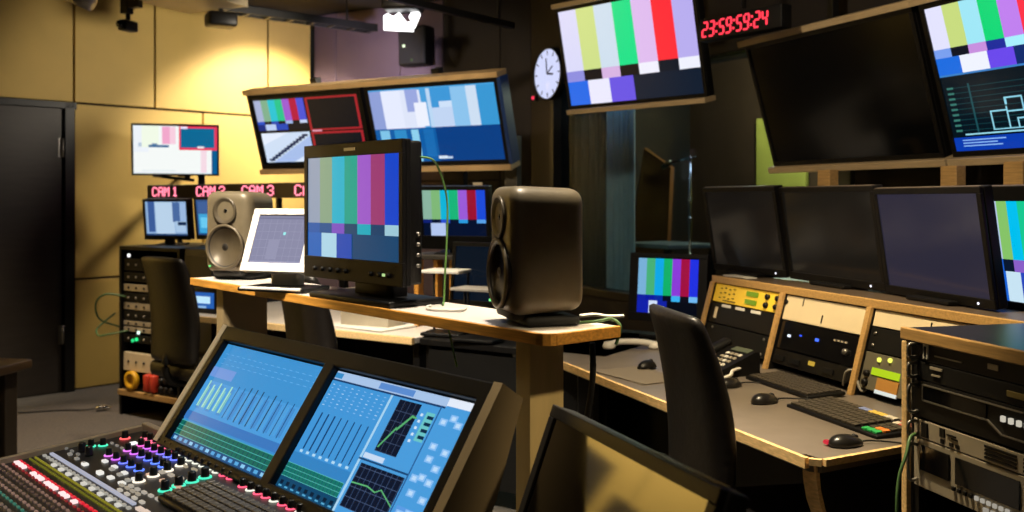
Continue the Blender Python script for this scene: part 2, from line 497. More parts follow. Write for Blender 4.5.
# ================================================================== HUNG SCREENS
def hung(name, label, c, yaw, tilt, w, h, items, bz=.02, strips=(1, 1), group=None, d=.07, over=.03, sm=mat('tv_strip', 'b39d78', .5, var=.12, scale=6, stretch=(2, 20, 20)), sh=.03):
    r = thing(name, label, 'monitor', c, math.radians(yaw), math.radians(tilt), group)
    m = MB(); bezel(m, w, h, d, bz, BLK, .008); m.build('housing', r)
    picture(w - 2 * bz, h - 2 * bz, .006, items).build('screen', r)
    for s, on in ((1, strips[0]), (-1, strips[1])):
        if on:
            m = MB(); m.box((0, d * .35, s * (h / 2 + sh / 2 + .001)), (w + over, d * 1.5, sh), sm, .003); m.build('wood_strip', r)
    m = MB(); m.box((0, d + .02, 0), (.3, .05, .3), METAL, .004); m.build('mount_plate', r)
    return r


def hanger(c, yaw, label, dx=(-.25, .25), back=.22, zt=None, tilt=0):
    """ceiling drop frame that carries a screen"""
    f = Fr(c[0], c[1], yaw)
    r = thing('ceiling_mount', label, 'mount', f.pt(0, back, ZC - .012), math.radians(yaw))
    m = MB(); m.box((0, 0, 0), (max(dx) - min(dx) + .2, .1, .02), METAL, .003); m.build('ceiling_plate', r)
    zl_ = c[2] - ZC + .05
    for x in dx:
        m = MB(); m.box((x, 0, zl_ / 2), (.04, .04, -zl_), METAL, .003); m.build('drop_pole', r)
    m = MB(); m.box((0, -.045, zl_), (max(dx) - min(dx) + .1, .05, .06), METAL, .003); m.build('cross_bar', r)
    return r


# --- left pair, multiviewer and blue picture
LFR = Fr(-.934, 6.2, -29.6); tl = -17.2
left_items = [(0, 0, 1, 1, '02060c')]
left_items += bars(['a9b4d8', '7fb08f', '19c3d4', '13c48c', 'a05ad0', 'b5123f', '4a52d6'], ['2150c8', None, '2248b0', None, '9fb8e8', None, 'c7d4f4'],
                   [(0, .15, '0a2a80'), (.15, .36, 'bcd0f4'), (.36, .6, '1c46b8')], '060d1c', (.2, .3), .02, .52, .5, .97)
left_items += [(.03, .04, .5, .48, 'cfe0f6')]
left_items += [('p', [(.1, .04), (.5, .04), (.5, .42)], 'a9c0ec'), ('p', [(.03, .3), (.03, .48), (.3, .48)], 'e4eeff'), ('p', [(.3, .04), (.5, .04), (.5, .2)], 'dbe8fc')]
for i in range(12):
    left_items.append((.06 + i * .033, .06 + i * .032, .115 + i * .033, .095 + i * .032, '14244a'))
left_items += [
               (.515, .49, .985, .97, 'a8202c'), (.535, .515, .965, .945, '050c18'), (.515, .22, .985, .47, 'a8202c'), (.535, .05, .965, .44, '060e1a'), (.53, .475, .62, .5, 'e09ab0')]
hung('wall_monitor', 'large hung monitor with split picture, colour bars and a red outlined dark square', LFR.pt(-.515, 0, 1.874), -29.6, tl, 1.0, .532, left_items, .028, (0, 0), 'pair of monitors hung before the mauve wall')
r_items = [(0, 0, 1, 1, '0a4a90'), (0, .42, 1, 1, '4aa0dc'), (.0, .44, .12, .98, '8fa0d8'), (.1, .44, .3, .98, 'e6ecff'), (.26, .44, .42, .97, 'dfe6fa'), (.3, .68, .4, .98, '9aa8e0'), (.36, .48, .46, .8, 'eef2ff'),
           (.47, .42, .5, .98, 'bcd8f4'), (.5, .46, 1, .98, '3f98d8'), (.56, .46, .74, .8, 'cfe2fa'), (.5, .46, .66, .72, 'c2d6f4'), (.66, .46, .78, .98, '8cc4ee'), (.78, .44, .86, .98, 'cfe0f4'), (.86, .44, 1, .98, '3a98d4'),
           (0, .0, .5, .46, '0e5ca4'), (.04, 0, .12, .44, '7fc4e8'), (.16, .02, .26, .44, '2f8cc8'), (.3, .0, .36, .44, '8fd0ee'), (.4, .06, .48, .44, '1a6cb4'), (.5, .0, 1, .46, '0b3f84'), (.49, .03, .56, .07, 'd8e8f8'),
           (.56, .03, .6, .06, 'bcd4ee')]
hung('wall_monitor', 'large hung monitor with light blue and white vertical streaks', LFR.pt(.515, 0, 1.874), -29.6, tl, 1.0, .532, r_items, .028, (0, 0), 'pair of monitors hung before the mauve wall')
r = thing('monitor_rail', 'beige support rails above and below the pair of hung monitors', 'rail', LFR.pt(0, 0, 1.874), LFR.yaw, math.radians(tl))
for s in (1, -1):
    m = MB(); m.box((0, .04, s * .285), (2.06, .12, .034), mat('beige_rail', 'cbab7a', .5, var=.1), .003); m.build('rail', r)
m = MB(); m.box((1.025, .045, 0), (.025, .1, .535), mat('blue_end_cap', '23407a', .35), .004); m.build('end_cap', r)
for x in (-.5, .5):
    m = MB(); m.box((x, .15, 0), (.06, .05, .66), METAL, .003); m.build('upright', r)
f2 = Fr(LFR.pt(0, .3).x, LFR.pt(0, .3).y, -29.6)
r = thing('monitor_post_frame', 'tall dark steel posts carrying the pair of hung monitors', 'frame', f2.pt(0, .05), f2.yaw)
for x in (-.5, .5):
    m = MB(); m.box((x, .0, 1.02), (.05, .05, 2.04), METAL, .003); m.build('post', r)
m = MB(); m.box((0, -.045, 1.86), (1.2, .04, .08), METAL, .003); m.build('cross_bar', r)
r = thing('support_column', 'slim grey steel column at the end of the hung monitor pair', 'column', at(512, 180, 5.75) * Vector((1, 1, 0)) if False else (at(513, 180, 5.95).x, 5.95, 0), math.radians(-30))
m = MB(); m.box((0, 0, .9), (.09, .06, 1.8), mat('grey_steel', '55524b', .4, metal=.4), .004); m.build('post', r)
m = MB(); m.box((0, 0, .01), (.2, .2, .02), METAL, .003); m.build('foot_plate', r)

# --- upper colour bar television
cb = bars(['dcdcfb', 'cfe08c', 'cfe0f0', '00e08a', 'e0bdf0', 'ff2e3a', 'b9aef0'], ['8f8fe0', '0a0c18', 'd8b4e4', '0a0c18', 'f2f2ff', '081626', 'f0f2ff'],
          [(0, .165, '1f6ae8'), (.165, .335, 'ecebff'), (.335, .52, '6a55e4')], '0a1c30', (.25, .36))
hung('hanging_television', 'hung television with bright colour bars beside the round wall clock', (.628, 5.21, 2.219), -45.7, -12.4, .965, .585, cb, .02, (1, 1), 'televisions hung in a row over the desk', over=.0, sh=.028)
hanger((.628, 5.21, 2.219), -45.7, 'black ceiling mount behind the bright colour bar television')
BT = Fr(1.452, 4.28, -66.4)
hung('hanging_television', 'large hung black television, switched off, between two lit ones', (1.452, 4.28, 1.867), -66.4, -17, 1.055, .62, [(0, 0, 1, 1, '020202', .5)], .02, (1, 1), 'televisions hung in a row over the desk', over=.04, sh=.03)
hanger((1.452, 4.28, 1.867), -66.4, 'black ceiling mount behind the switched-off television')
scope = bars(['e4e4ff', 'c8dc80', 'a0e8f8', '00d878', 'c080f0', 'ff3048', 'a080f0'], ['7aa0f0', '081020', 'c890e0', '1a2a9a', 'a8f0ff', '0a2070', 'e8f0ff'],
             [(0, .2, '1a6ce0'), (.2, .42, 'f0f4ff'), (.42, .62, '6a48ec')], '0a2a6c', (.25, .38), 0, .535, .57, 1)
scope += bars(['e4e4ff', 'c8dc80', 'a0e8f8', '00d878', 'c080f0', 'ff3048', 'a080f0'], [None] * 7, [(0, 1, '0a2a6c')], '0a2a6c', (.25, .38), .59, .535, 1, 1)
scope += [(0, 0, 1, .525, '04141e'), (0, .522, 1, .535, '3a80c8'), (.57, 0, .59, 1, '020408')]
for i in range(9): scope.append((.02, .14 + i * .037, 1, .144 + i * .037, '12424a'))
for i in range(9): scope.append((.02, .135 + i * .037, .05, .149 + i * .037, '3a7a70'))
scope += [(.12, .12, .128, .46, '1c5058'), (.06, .108, 1, .118, '9adcf0'), (0, 0, 1, .095, '0a3cb0'), (.04, .07, .24, .078, '8ab8f0'), (.04, .05, .2, .058, '8ab8f0'), (.04, .03, .22, .038, '8ab8f0')]
for a, b, c, d in ((.33, .13, .34, .26), (.33, .25, .45, .26), (.44, .13, .45, .28), (.44, .29, .455, .34), (.44, .33, .56, .34), (.55, .24, .56, .34), (.45, .24, .6, .25), (.5, .13, .51, .2), (.5, .19, .6, .2), (.58, .13, .59, .24), (.6, .22, 1, .23), (.34, .13, .6, .137)):
    scope.append((a * .65 - .02, b, c * .65 - .02, d, '8fd4ea'))
F2 = BT.pt(.5275 + .01, 0); DT = Fr(F2.x, F2.y, -69)
hung('hanging_television', 'hung television with colour bars above a waveform graph, last in the row', DT.pt(.555, .0, 1.867), -69, -17, 1.055, .62, scope, .022, (1, 1), 'televisions hung in a row over the desk', over=.02, sh=.03)
hanger(DT.pt(.555, 0, 1.867), -69, 'black ceiling mount behind the waveform television')

# --- red digital clock
SEG = {'2': 'abged', '3': 'abgcd', '5': 'afgcd', '9': 'abcdfg', '4': 'fgbc'}
p0, p1 = at(700, 26, 4.5), at(779, 20, 4.12)
yaw = math.atan2(p1.y - p0.y, p1.x - p0.x); wl = (Vector((p1.x - p0.x, p1.y - p0.y))).length
r = thing('led_clock', 'black digital clock showing red time figures above the switched-off television', 'clock', (p0 + p1) / 2, yaw)
m = MB(); m.box((0, .04, 0), (wl + .02, .07, .105), BLK2, .006); m.build('case', r)
m = MB(); x = -wl / 2 + .016
RED = em('ff3a4c', 1.6)
for ch in '23:59:59:24':
    if ch == ':':
        for z in (-.018, .018): m.box((x + .002 + z * .12, .002, z), (.01, .004, .01), RED)
        x += .0195; continue
    cw, chh, t = .027, .066, .0085
    pos = {'a': (0, chh / 2, 1), 'd': (0, -chh / 2, 1), 'g': (0, 0, 1), 'f': (-cw / 2, chh / 4, 0), 'b': (cw / 2, chh / 4, 0), 'e': (-cw / 2, -chh / 4, 0), 'c': (cw / 2, -chh / 4, 0)}
    sk = Matrix.Shear('XZ', 4, (0, 0)) if False else None
    for s_ in SEG[ch]:
        a, b, hz = pos[s_]
        m.box((x + cw / 2 + a + b * .14, .002, b), ((cw * .85, .004, t) if hz else (t, .004, chh * .42)), RED)
    x += cw + .0152
m.build('digit_text', r)
m = MB(); m.cyl((0, .04, .07), (0, .04, ZC - r.location.z - .005), .012, METAL); m.build('hanger_rod', r)

# --- round wall clock
xk = wx(RW, 552.5); pk = RW.pt(xk, -.02); k = pk.y / F
r = thing('wall_clock', 'round glowing white wall clock with dark hands on the dark wall', 'clock', (pk.x, pk.y, HC + (H - 74) * k), RW.yaw)
Rx = Matrix.Rotation(PI / 2, 4, 'X'); rc = 25 * k
m = MB(); m.lathe([(0, -.02), (rc * 1.06, -.02), (rc * 1.06, .03), (rc, .035), (rc * .99, .02), (0, .02)], BLK, Rx, 40); m.build('case', r)
m = MB(); m.lathe([(0, .021), (rc * .985, .021), (rc * .985, .024), (0, .0245)], em('d6dcff', 1.0), Rx, 40); m.build('dial', r)
m = MB()
for i in range(12):
    a = i * PI / 6; m.box((math.sin(a) * rc * .84, -.026, math.cos(a) * rc * .84), (.008, .003, .03), BLK, 0, Matrix.Rotation(a, 4, 'Y'))
m.build('hour_marking', r)
for a, l, wd in ((-.1, .62, .012), (1.0, .5, .01), (1.7, .45, .014)):
    m = MB(); m.box((math.sin(a) * rc * l / 2, -.03, math.cos(a) * rc * l / 2), (wd, .003, rc * l), mat('hand_navy', '20244a', .5), 0, Matrix.Rotation(a, 4, 'Y')); m.build('hand', r)
px = wx(RW, 536); pq = RW.pt(px, -.01); k = pq.y / F
r = thing('wall_indicator', 'tiny red indicator light on the dark wall below the round clock', 'light', (pq.x, pq.y, HC + (H - 98) * k), RW.yaw)
m = MB(); m.box((0, 0, 0), (.06, .03, .05), BLK, .004); m.build('case', r)
m = MB(); m.lathe([(0, 0), (.014, 0), (.012, .008), (0, .01)], em('ff3a5a', 1.2), Matrix.Translation((0, -.015, 0)) @ Rx); m.build('lens', r)

# ================================================================== FAR LEFT: television, sign, small monitors, rack
r = thing('wall_television', 'small television with a washed-out white picture on the yellow wall', 'monitor', at(175.7, 150, 7.1), math.radians(16.5), math.radians(-8))
m = MB(); bezel(m, .62, .385, .05, .014, BLK, .005); m.build('housing', r)
picture(.594, .36, .004, [(0, 0, 1, 1, 'f6faf8'), (0, .45, .18, 1, 'eef4fa'), (.1, .55, .3, 1, 'f2fbe8'), (.34, .62, .43, .98, 'f2a8cc'), (.43, .62, .5, .98, 'f8cfe0'), (.18, .55, .42, .6, '3a6a98'), (.22, .6, .28, .63, '5a80a8'), (.06, .56, .1, .64, 'b8c8dc'),
                           (.54, .5, 1, 1, 'e83a5a'), (.56, .55, .965, .955, '0c6894'), (.93, .0, 1, .5, '0a5c90'), (.76, .54, .84, .58, 'f0f4f8'), (.8, .0, .87, .5, 'f6dbe6'), (.1, .06, .5, .075, 'd8e4ea'), (.56, .94, .64, .99, 'f0e8ff'), (.0, .0, .93, .03, 'e8f0f4')]).build('screen', r)
m = MB(); m.box((.0, .08, -.03), (.14, .06, .14), METAL, .004); m.box((-.02, .09, -.22), (.3, .03, .022), METAL, .003, Matrix.Rotation(.12, 4, 'Y')); m.box((.18, .09, -.2), (.05, .05, .14), METAL, .003); m.box((.08, .3, -.2), (.04, .5, .04), METAL, .003); m.build('wall_arm', r)

FONT = {'C': ['01110', '10001', '10000', '10000', '10000', '10001', '01110'], 'A': ['01110', '10001', '10001', '11111', '10001', '10001', '10001'], 'M': ['10001', '11011', '10101', '10101', '10001', '10001', '10001'],
        '1': ['00100', '01100', '00100', '00100', '00100', '00100', '01110'], '2': ['01110', '10001', '00001', '00110', '01000', '10000', '11111'], '3': ['01110', '10001', '00001', '00110', '00001', '10001', '01110'], '4': ['00010', '00110', '01010', '10010', '11111', '00010', '00010'], ' ': ['00000'] * 7}
p0, p1 = at(147, 191, 6.95), at(306, 192.3, 5.7)
yaw = math.atan2(p1.y - p0.y, p1.x - p0.x); ex = Vector((math.cos(yaw), math.sin(yaw), 0)); wl = (p1 - p0).length + .5
cs = p0 + ex * wl / 2; cs.z = HC + (H - 191.3) / F * 6.5
r = thing('tally_sign', 'long black LED sign with pink-red camera numbers behind the grey speaker', 'sign', cs, yaw)
hh = .094
m = MB(); m.box((0, .03, 0), (wl, .06, hh), mat('sign_case', '16060a', .4), .004); m.build('case', r)
px_ = .0098; lit_m = em('ff7f98', 2.2)


def sx(u):
    k = (u - 512) / F
    return (k * p0.y - p0.x) / (ex.x - k * ex.y) - wl / 2


for word, u in (('CAM 1', 153), ('CAM 2', 197), ('CAM 3', 242.5), ('CAM 4', 295.5)):
    x = sx(u); m = MB()
    for ch in word:
        for j, row in enumerate(FONT[ch]):
            for i, b in enumerate(row):
                if b == '1': m.box((x + i * px_ * 1.45, -.002, (3 - j) * px_), (px_ * 1.4, .003, px_ * .95), lit_m)
        x += px_ * (8.6 if ch != ' ' else 3.0)
    m.box(((sx(u) + x) / 2 - px_, -.0008, 0), (x - sx(u), .001, px_ * 7.4), mat('sign_case'))
    m.build('lettering', r)
for x in (-wl / 2 + .3, .3):
    m = MB(); m.box((x, .09, -.17), (.03, .03, .42), METAL, .003); m.build('post', r)

RK = Fr(gz(119, 414, 0).x, gz(119, 414, 0).y, -33)         # front left foot of the far rack
zt = 1.1
def small_mon(label, p, yaw, items, w=.345, h=.275):
    r = thing('small_monitor', label, 'monitor', p, yaw, math.radians(-6), 'small monitors under the LED sign')
    m = MB(); bezel(m, w, h, .06, .018, BLK, .005, .018, .03); m.build('housing', r)
    picture(w - .036, h - .048, .004, [(a, b, c, d, e) for a, b, c, d, e in items]).build('screen', r).location = (0, 0, .006)
    m = MB(); m.box((0, .03, -h / 2 - .015), (.06, .04, .06), BLK, .004); m.box((0, .03, -h / 2 - .037), (.2, .16, .012), BLK, .004); m.build('stand', r)
    return r


wv = [(0, 0, 1, 1, '8fb0d8'), (.06, .1, .22, 1, '3c5c98'), (.24, .04, .7, .98, 'b9d2ea'), (.66, .4, .84, .98, '4a6aa0'), (.72, .1, .96, .42, 'a9c6e4'), (.78, .3, .98, .4, '12284c'), (.84, .45, .98, .95, '9ab8e0'), (0, 0, 1, .05, '24406c')]
pm = RK.pt(.36, .2, 1.255); small_mon('small black monitor showing pale blue and white shapes, on the far rack', at(166, 219.5, 6.35), math.radians(-14), wv)
small_mon('small black monitor with bright blue picture half hidden by the grey speaker', at(214, 218.5, 6.2), math.radians(-30), [(0, 0, 1, 1, '1a4a80'), (.05, .05, .95, .6, '2aa0d8'), (.1, .2, .4, .5, '60c8f0'), (.05, .62, .95, .95, '2a5a98')], .36, .28)

r = thing('equipment_rack', 'low dark equipment rack against the yellow wall behind a chair', 'rack', RK.pt(0, 0), RK.yaw)
m = MB()
m.box((.012, .3, .55), (.024, .6, 1.1), BLK, .003); m.box((.60, .3, .55), (.024, .6, 1.1), BLK, .003); m.box((.305, .3, 1.088), (.61, .6, .024), BLK, .003); m.box((.305, .58, .55), (.57, .02, 1.06), BLK2); m.box((.305, .3, .17), (.57, .58, .02), BLK)
m.build('cabinet', r)
m = MB(); m.box((.305, .0, .15), (.6, .03, .035), WOODT, .003); m.build('wood_edge', r)
zrow = [(.98, .08, BLK2), (.9, .06, BLK2), (.83, .045, SILVER), (.765, .06, BLK2), (.71, .045, SILVER), (.65, .06, BLK2), (.6, .03, SILVER), (.56, .03, SILVER), (.5, .05, BLK2), (.35, .12, CREAM)]
for z, hh2, mm in zrow:
    m = MB(); m.box((.305, .03, z), (.56, .03, hh2), mm, .003)
    for i in range(6): m.cyl((.08 + i * .08, .016, z), (.08 + i * .08, .01, z), .008, BLK if mm is not BLK2 else SILVER, n=8)
    m.build('rack_unit', r)
for x, z, c in ((.09, 1.04, 'ffffff'), (.17, .5, '20e080'), (.13, .49, '20c070'), (.19, .545, 'e0fff0')):
    m = MB(); m.lathe([(0, 0), (.011, 0), (.011, .008), (0, .01)], em(c, 1.5), Matrix.Translation((x, .014, z)) @ Rx); m.build('indicator_light', r)
YEL = mat('yellow_plug', 'd8a418', .5); REDP = mat('red_plug', 'c03a24', .5)
m = MB(); m.lathe([(.035, 0), (.06, 0), (.06, .03), (.035, .03), (.03, .012), (0, .012)], YEL, Matrix.Translation((.14, .01, .235)) @ Rx); m.build('yellow_connector', r)
for x in (.30, .36):
    m = MB(); m.box((x, .0, .235), (.045, .05, .11), REDP, .012); m.build('red_connector', r)
for x in (.43, .48, .53):
    for z in (.21, .26):
        m = MB(); m.cyl((x, .02, z), (x, -.01, z), .018, METAL); m.build('black_connector', r)
RK2 = RK.pt(.66, .02)
r = thing('side_cabinet', 'dark grey cabinet beside the low equipment rack', 'cabinet', RK.pt(.65, .0), RK.yaw)
m = MB(); m.box((.14, .3, .55), (.28, .58, 1.1), mat('slate_panel', '242229', .5, var=.1), .006); m.build('body', r)
m = MB(); m.box((.14, .003, .58), (.25, .016, .96), mat('slate_panel'), .004); hd = m.build('door', r)
m = MB(); m.cyl((.06, -.03, .62), (.06, -.03, .76), .008, ALU); m.box((.06, -.018, .62), (.012, .03, .012), ALU); m.box((.06, -.018, .76), (.012, .03, .012), ALU); m.build('handle', hd)

for lab, pts in (('thin green cable looping out of the low rack, upper of two', [(.06, .01, .77), (-.02, -.08, .79), (-.1, -.1, .73), (-.12, -.06, .62), (-.14, .1, .55)]), ('thin green cable looping out of the low rack, lower of two', [(.08, .01, .55), (0, -.08, .53), (-.07, -.1, .52), (-.14, -.06, .56), (-.16, .08, .64)])):
    m = MB(); m.tube([RK.pt(*q) for q in pts], .006, mat('green_cable', '45663a', .5)); tag(m.build('green_cable'), lab, 'cable', 'green cables at the rack')

# small red-white thing on the carpet
p = gz(101, 411, 0)
r = thing('cable_plug', 'small silver plug lying on the grey carpet near the rack', 'plug', (p.x, p.y, .0), .4)
m = MB(); m.cyl((-.03, 0, .02), (.03, 0, .02), .018, CHR); m.cyl((.03, 0, .02), (.06, 0, .02), .01, CHR); m.build('body', r)
m = MB(); m.tube([(-.03, 0, .02), (-.1, .02, .012), (-.25, .1, .006), (-.5, .12, .006)], .005, RUB); m.build('cord', r)

# brown table edge at the far left
r = thing('side_table', 'dark wood side table at the frame edge beside the dark door', 'table', at(-52, 371, 4.3) * Vector((1, 1, 0)), math.radians(-8))
zt_ = at(0, 369, 4.3).z
m = MB(); m.box((0, 0, zt_ - .02), (.42, .6, .045), mat('dark_wood', '5b4630', .45, var=.2, scale=6, stretch=(2, 20, 20)), .01); m.build('table_top', r)
for sx_, sy in ((-.15, -.22), (.11, -.22), (-.15, .22), (.11, .22)):
    m = MB(); m.box((sx_, sy, (zt_ - .04) / 2), (.09, .09, zt_ - .043), mat('table_leg', '3a3025', .5), .006); m.build('leg', r)

# ================================================================== CHAIRS
def chair_back(w, h):
    """upholstered high back with a swept profile; x across, y forward, z up (0 at lower edge)"""
    bm = bmesh.new(); nz, nx = 12, 8; grid = {}
    for s in (0, 1):
        for j in range(nz + 1):
            t = j / nz; z = t * h
            yc = .075 * (1 - t) ** .8 + .03 * math.sin(t * PI) - .0
            ww = w * (1.12 - .10 * t)
            th = .055 * (.75 + .5 * math.sin(PI * min(1, t * 1.0 + .05)))
            for i in range(nx + 1):
                a = i / nx * 2 - 1
                edge = 1 - abs(a) ** 4 * .35
                yy = yc + (.03 * a * a) + (th * edge if s else -th * .35 * edge)
                zz = z - (.008 * a * a if t > .95 else 0)
                grid[s, j, i] = bm.verts.new((a * ww / 2, yy, zz))
    for j in range(nz):
        for i in range(nx):
            bm.faces.new((grid[0, j, i], grid[0, j, i + 1], grid[0, j + 1, i + 1], grid[0, j + 1, i]))
            bm.faces.new((grid[1, j, i], grid[1, j + 1, i], grid[1, j + 1, i + 1], grid[1, j, i + 1]))
        for i in (0, nx):
            q = (grid[0, j, i], grid[0, j + 1, i], grid[1, j + 1, i], grid[1, j, i])
            bm.faces.new(q if i == 0 else q[::-1])
    for i in range(nx):
        for j in (0, nz):
            q = (grid[0, j, i], grid[1, j, i], grid[1, j, i + 1], grid[0, j, i + 1])
            bm.faces.new(q if j == 0 else q[::-1])
    return bm


def make_chair(label):
    r = thing('office_chair', label, 'chair', (0, 0, 0), 0, 0, 'black office chairs')
    m = MB(); m.addbm(chair_back(.37, .58), LEATH, True); b = m.build('backrest', r, (0, 0, .52))
    md = b.modifiers.new('sub', 'SUBSURF'); md.levels = 1; md.render_levels = 1
    m = MB(); m.box((0, .34, .47), (.48, .47, .09), LEATH, .035, None, 4); m.build('seat', r)
    m = MB(); m.tube([(0, .1, .62), (0, .06, .5), (0, .12, .41), (0, .3, .41)], .022, METAL); m.build('back_bracket', r)
    m = MB(); m.cyl((0, .32, .09), (0, .32, .42), .028, METAL); m.build('gas_column', r)
    for i in range(5):
        a = i * 2 * PI / 5 + .3; c, s = math.cos(a), math.sin(a)
        m = MB(); m.cyl((0, .32, .1), (.28 * c, .32 + .28 * s, .075), .024, METAL, .015); lg = m.build('leg', r)
        m = MB(); m.cyl((.28 * c - .012 * s, .32 + .28 * s + .012 * c, .03), (.28 * c + .012 * s, .32 + .28 * s - .012 * c, .03), .03, RUB, n=14); m.build('caster', lg)
    return r


ch = make_chair('black leather high-back office chair drawn up to the keyboard desk')
e = Vector((math.cos(math.radians(-80)), math.sin(math.radians(-80)), 0))
pc = at(681, 312, 2.5) - e * .17
ch.location = (pc.x, pc.y, 0); ch.rotation_euler = (0, 0, math.radians(-80))
c2 = at(155, 252, 5.05)
dup(ch, (c2.x, c2.y, 0.02 - .02), (0, 0, math.radians(-37)), 'black leather high-back office chair before the low equipment rack')

c2 = at(286, 280, 3.97)
dup(ch, (c2.x, c2.y, 0), (0, 0, math.radians(-52)), 'black office chair at the pale desk, mostly hidden under the speaker shelf')

# ================================================================== FAR DESK behind the mixing console
FD = Fr(gz(410, 338, .75).x, gz(410, 338, .75).y, -33)
r = thing('long_desk', 'pale-topped desk with a wood edge behind the raised speaker shelf', 'desk', FD.pt(0, 0), FD.yaw)
m = MB(); m.box((-.87, .42, .735), (1.76, .8, .03), LAM, .004); m.build('desk_top', r)
m = MB(); m.box((-.87, .01, .735), (1.76, .022, .034), OAKL0, .003); m.build('wood_edge', r)
for x in (-1.05, -.02):
    m = MB(); m.box((x, .42, .36), (.04, .7, .72), BLK, .004); m.build('side_panel', r)
m = MB(); m.box((-.55, .76, .4), (1.0, .02, .6), BLK2); m.build('back_panel', r)
r = thing('equipment_desk', 'black desk carrying the wooden riser behind the side-on speaker', 'desk', FD.pt(.03, 0), FD.yaw)
m = MB(); m.box((.5, .42, .735), (.98, .8, .03), BLK, .004); m.build('desk_top', r)
for x in (.03, .95):
    m = MB(); m.box((x, .42, .36), (.04, .7, .72), BLK, .004); m.build('side_panel', r)
m = MB(); m.box((.5, .05, .4), (.9, .02, .6), BLK2); m.build('front_panel', r)
# bridge shelf with wooden posts
bp = at(456, 256, 4.75)
BR = Fr(bp.x, bp.y, -22)
r = thing('monitor_riser', 'low wooden riser shelf on the far desk under the small colour bar monitor', 'shelf', BR.pt(0, 0, .751), BR.yaw)
m = MB(); m.box((0, .15, bp.z - .751 - .01), (.62, .32, .02), mat('grey_shelf', '3a352f', .5), .003); m.build('shelf_board', r)
for x in (-.24, -.13, -.04, .29):
    m = MB(); m.box((x, .06, (bp.z - .751 - .022) / 2), (.025, .06, bp.z - .751 - .022), WOOD, .003); m.build('post', r)
sm = bars(['8ab4a0', '7fb878', '10b4d8', '18b478', '9a5ad8', '9a1030', '1a4ad8'], ['102070', None, '2a50d0', None, '2a9ae0', None, '58a0e8'], [(.12, .36, 'b4c8f0')], '04102c', (.28, .36))
r = thing('small_monitor', 'small black monitor with colour bars on the far desk riser', 'monitor', at(454, 218, 4.85), math.radians(-19), math.radians(-7))
m = MB(); bezel(m, .39, .325, .05, .022, BLK, .005, .02, .07); m.build('housing', r)
o = picture(.346, .235, .004, sm).build('screen', r); o.location = (0, 0, .025)
m = MB(); m.box((.13, .02, .172), (.05, .004, .014), mat('label_tape', 'b8a890', .6)); m.build('label_tape', r)
m = MB(); m.lathe([(0, 0), (.006, 0), (.006, .004), (0, .005)], em('a0b0c0', .5), Matrix.Translation((.03, .0, -.13)) @ Rx); m.build('power_light', r)
m = MB(); m.box((0, .03, -.185), (.08, .03, .06), BLK, .003); m.box((0, .05, -.168 - .02), (.22, .16, .014), BLK, .003); m.build('stand', r)
# papers and desk clutter
def paper(name, label, p, yaw, w, d, n=4, mt=None, cat='papers'):
    mm = MB()
    for i in range(n): mm.box((random.uniform(-.006, .006), random.uniform(-.006, .006), .001 + i * .0018), (w, d, .0016), mt or mat('paper', 'd8d4cc', .7, var=.03), 0, Matrix.Rotation(random.uniform(-.05, .05), 4, 'Z'))
    return tag(mm.build(name, None, p, (0, 0, yaw)), label, cat)


pp = gz(372, 326, .751); paper('paper_sheaf', 'white paper sheets on the far desk below the shelf', pp, math.radians(-33), .42, .3)
pp = at(440, 270, 4.6); paper('binder', 'white folder lying on the riser before the small colour bar monitor', (pp.x, pp.y, pp.z), math.radians(-15), .3, .1, 8, WHITEP, 'folder') if False else None
r = thing('desk_tray', 'pale open desk tray under the small colour bar monitor', 'tray', (at(446, 271, 4.55).x, 4.55, .751), math.radians(-20))
zt_ = at(446, 271, 4.55).z - .751
m = MB(); m.box((0, 0, zt_), (.2, .16, .016), WHITEP, .004); m.build('upper_tray', r)
m = MB(); m.box((0, 0, .012), (.2, .16, .016), BLK, .004); m.build('lower_tray', r)
for x in (-.09, .09):
    m = MB(); m.cyl((x, .06, .0), (x, .06, zt_), .006, METAL); m.build('post', r)
r = thing('desk_tray', 'grey paper tray on the far desk beside the raised speaker', 'tray', (at(478, 289, 4.35).x, 4.35, .751), math.radians(-28))
zt_ = at(478, 289, 4.35).z - .751
m = MB(); m.box((0, 0, zt_), (.22, .14, .014), mat('tray_grey', '8d8880', .5), .004); m.build('upper_tray', r)
m = MB(); m.box((0, 0, .012), (.22, .14, .014), BLK, .004); m.build('lower_tray', r)
for x in (-.1, .1):
    m = MB(); m.cyl((x, .05, .0), (x, .05, zt_), .006, METAL); m.build('post', r)
c2 = at(480, 262, 4.5)
r = thing('desk_monitor', 'dark switched-off monitor on the far desk behind the raised speaker', 'monitor', at(484, 274, 4.54), math.radians(-35), .1)
m = MB(); bezel(m, .4, .3, .05, .02, BLK, .005); m.build('housing', r)
picture(.36, .26, .004, [(0, 0, 1, 1, '0a1420')]).build('screen', r)  # dark screen still given a faint blue glow
zz = .752 - r.location.z
m = MB(); m.box((0, .04, (zz - .1) / 2 - .03), (.06, .03, -zz - .1), BLK, .003); m.box((0, .03, zz + .022), (.2, .16, .014), BLK, .003); m.build('stand', r)
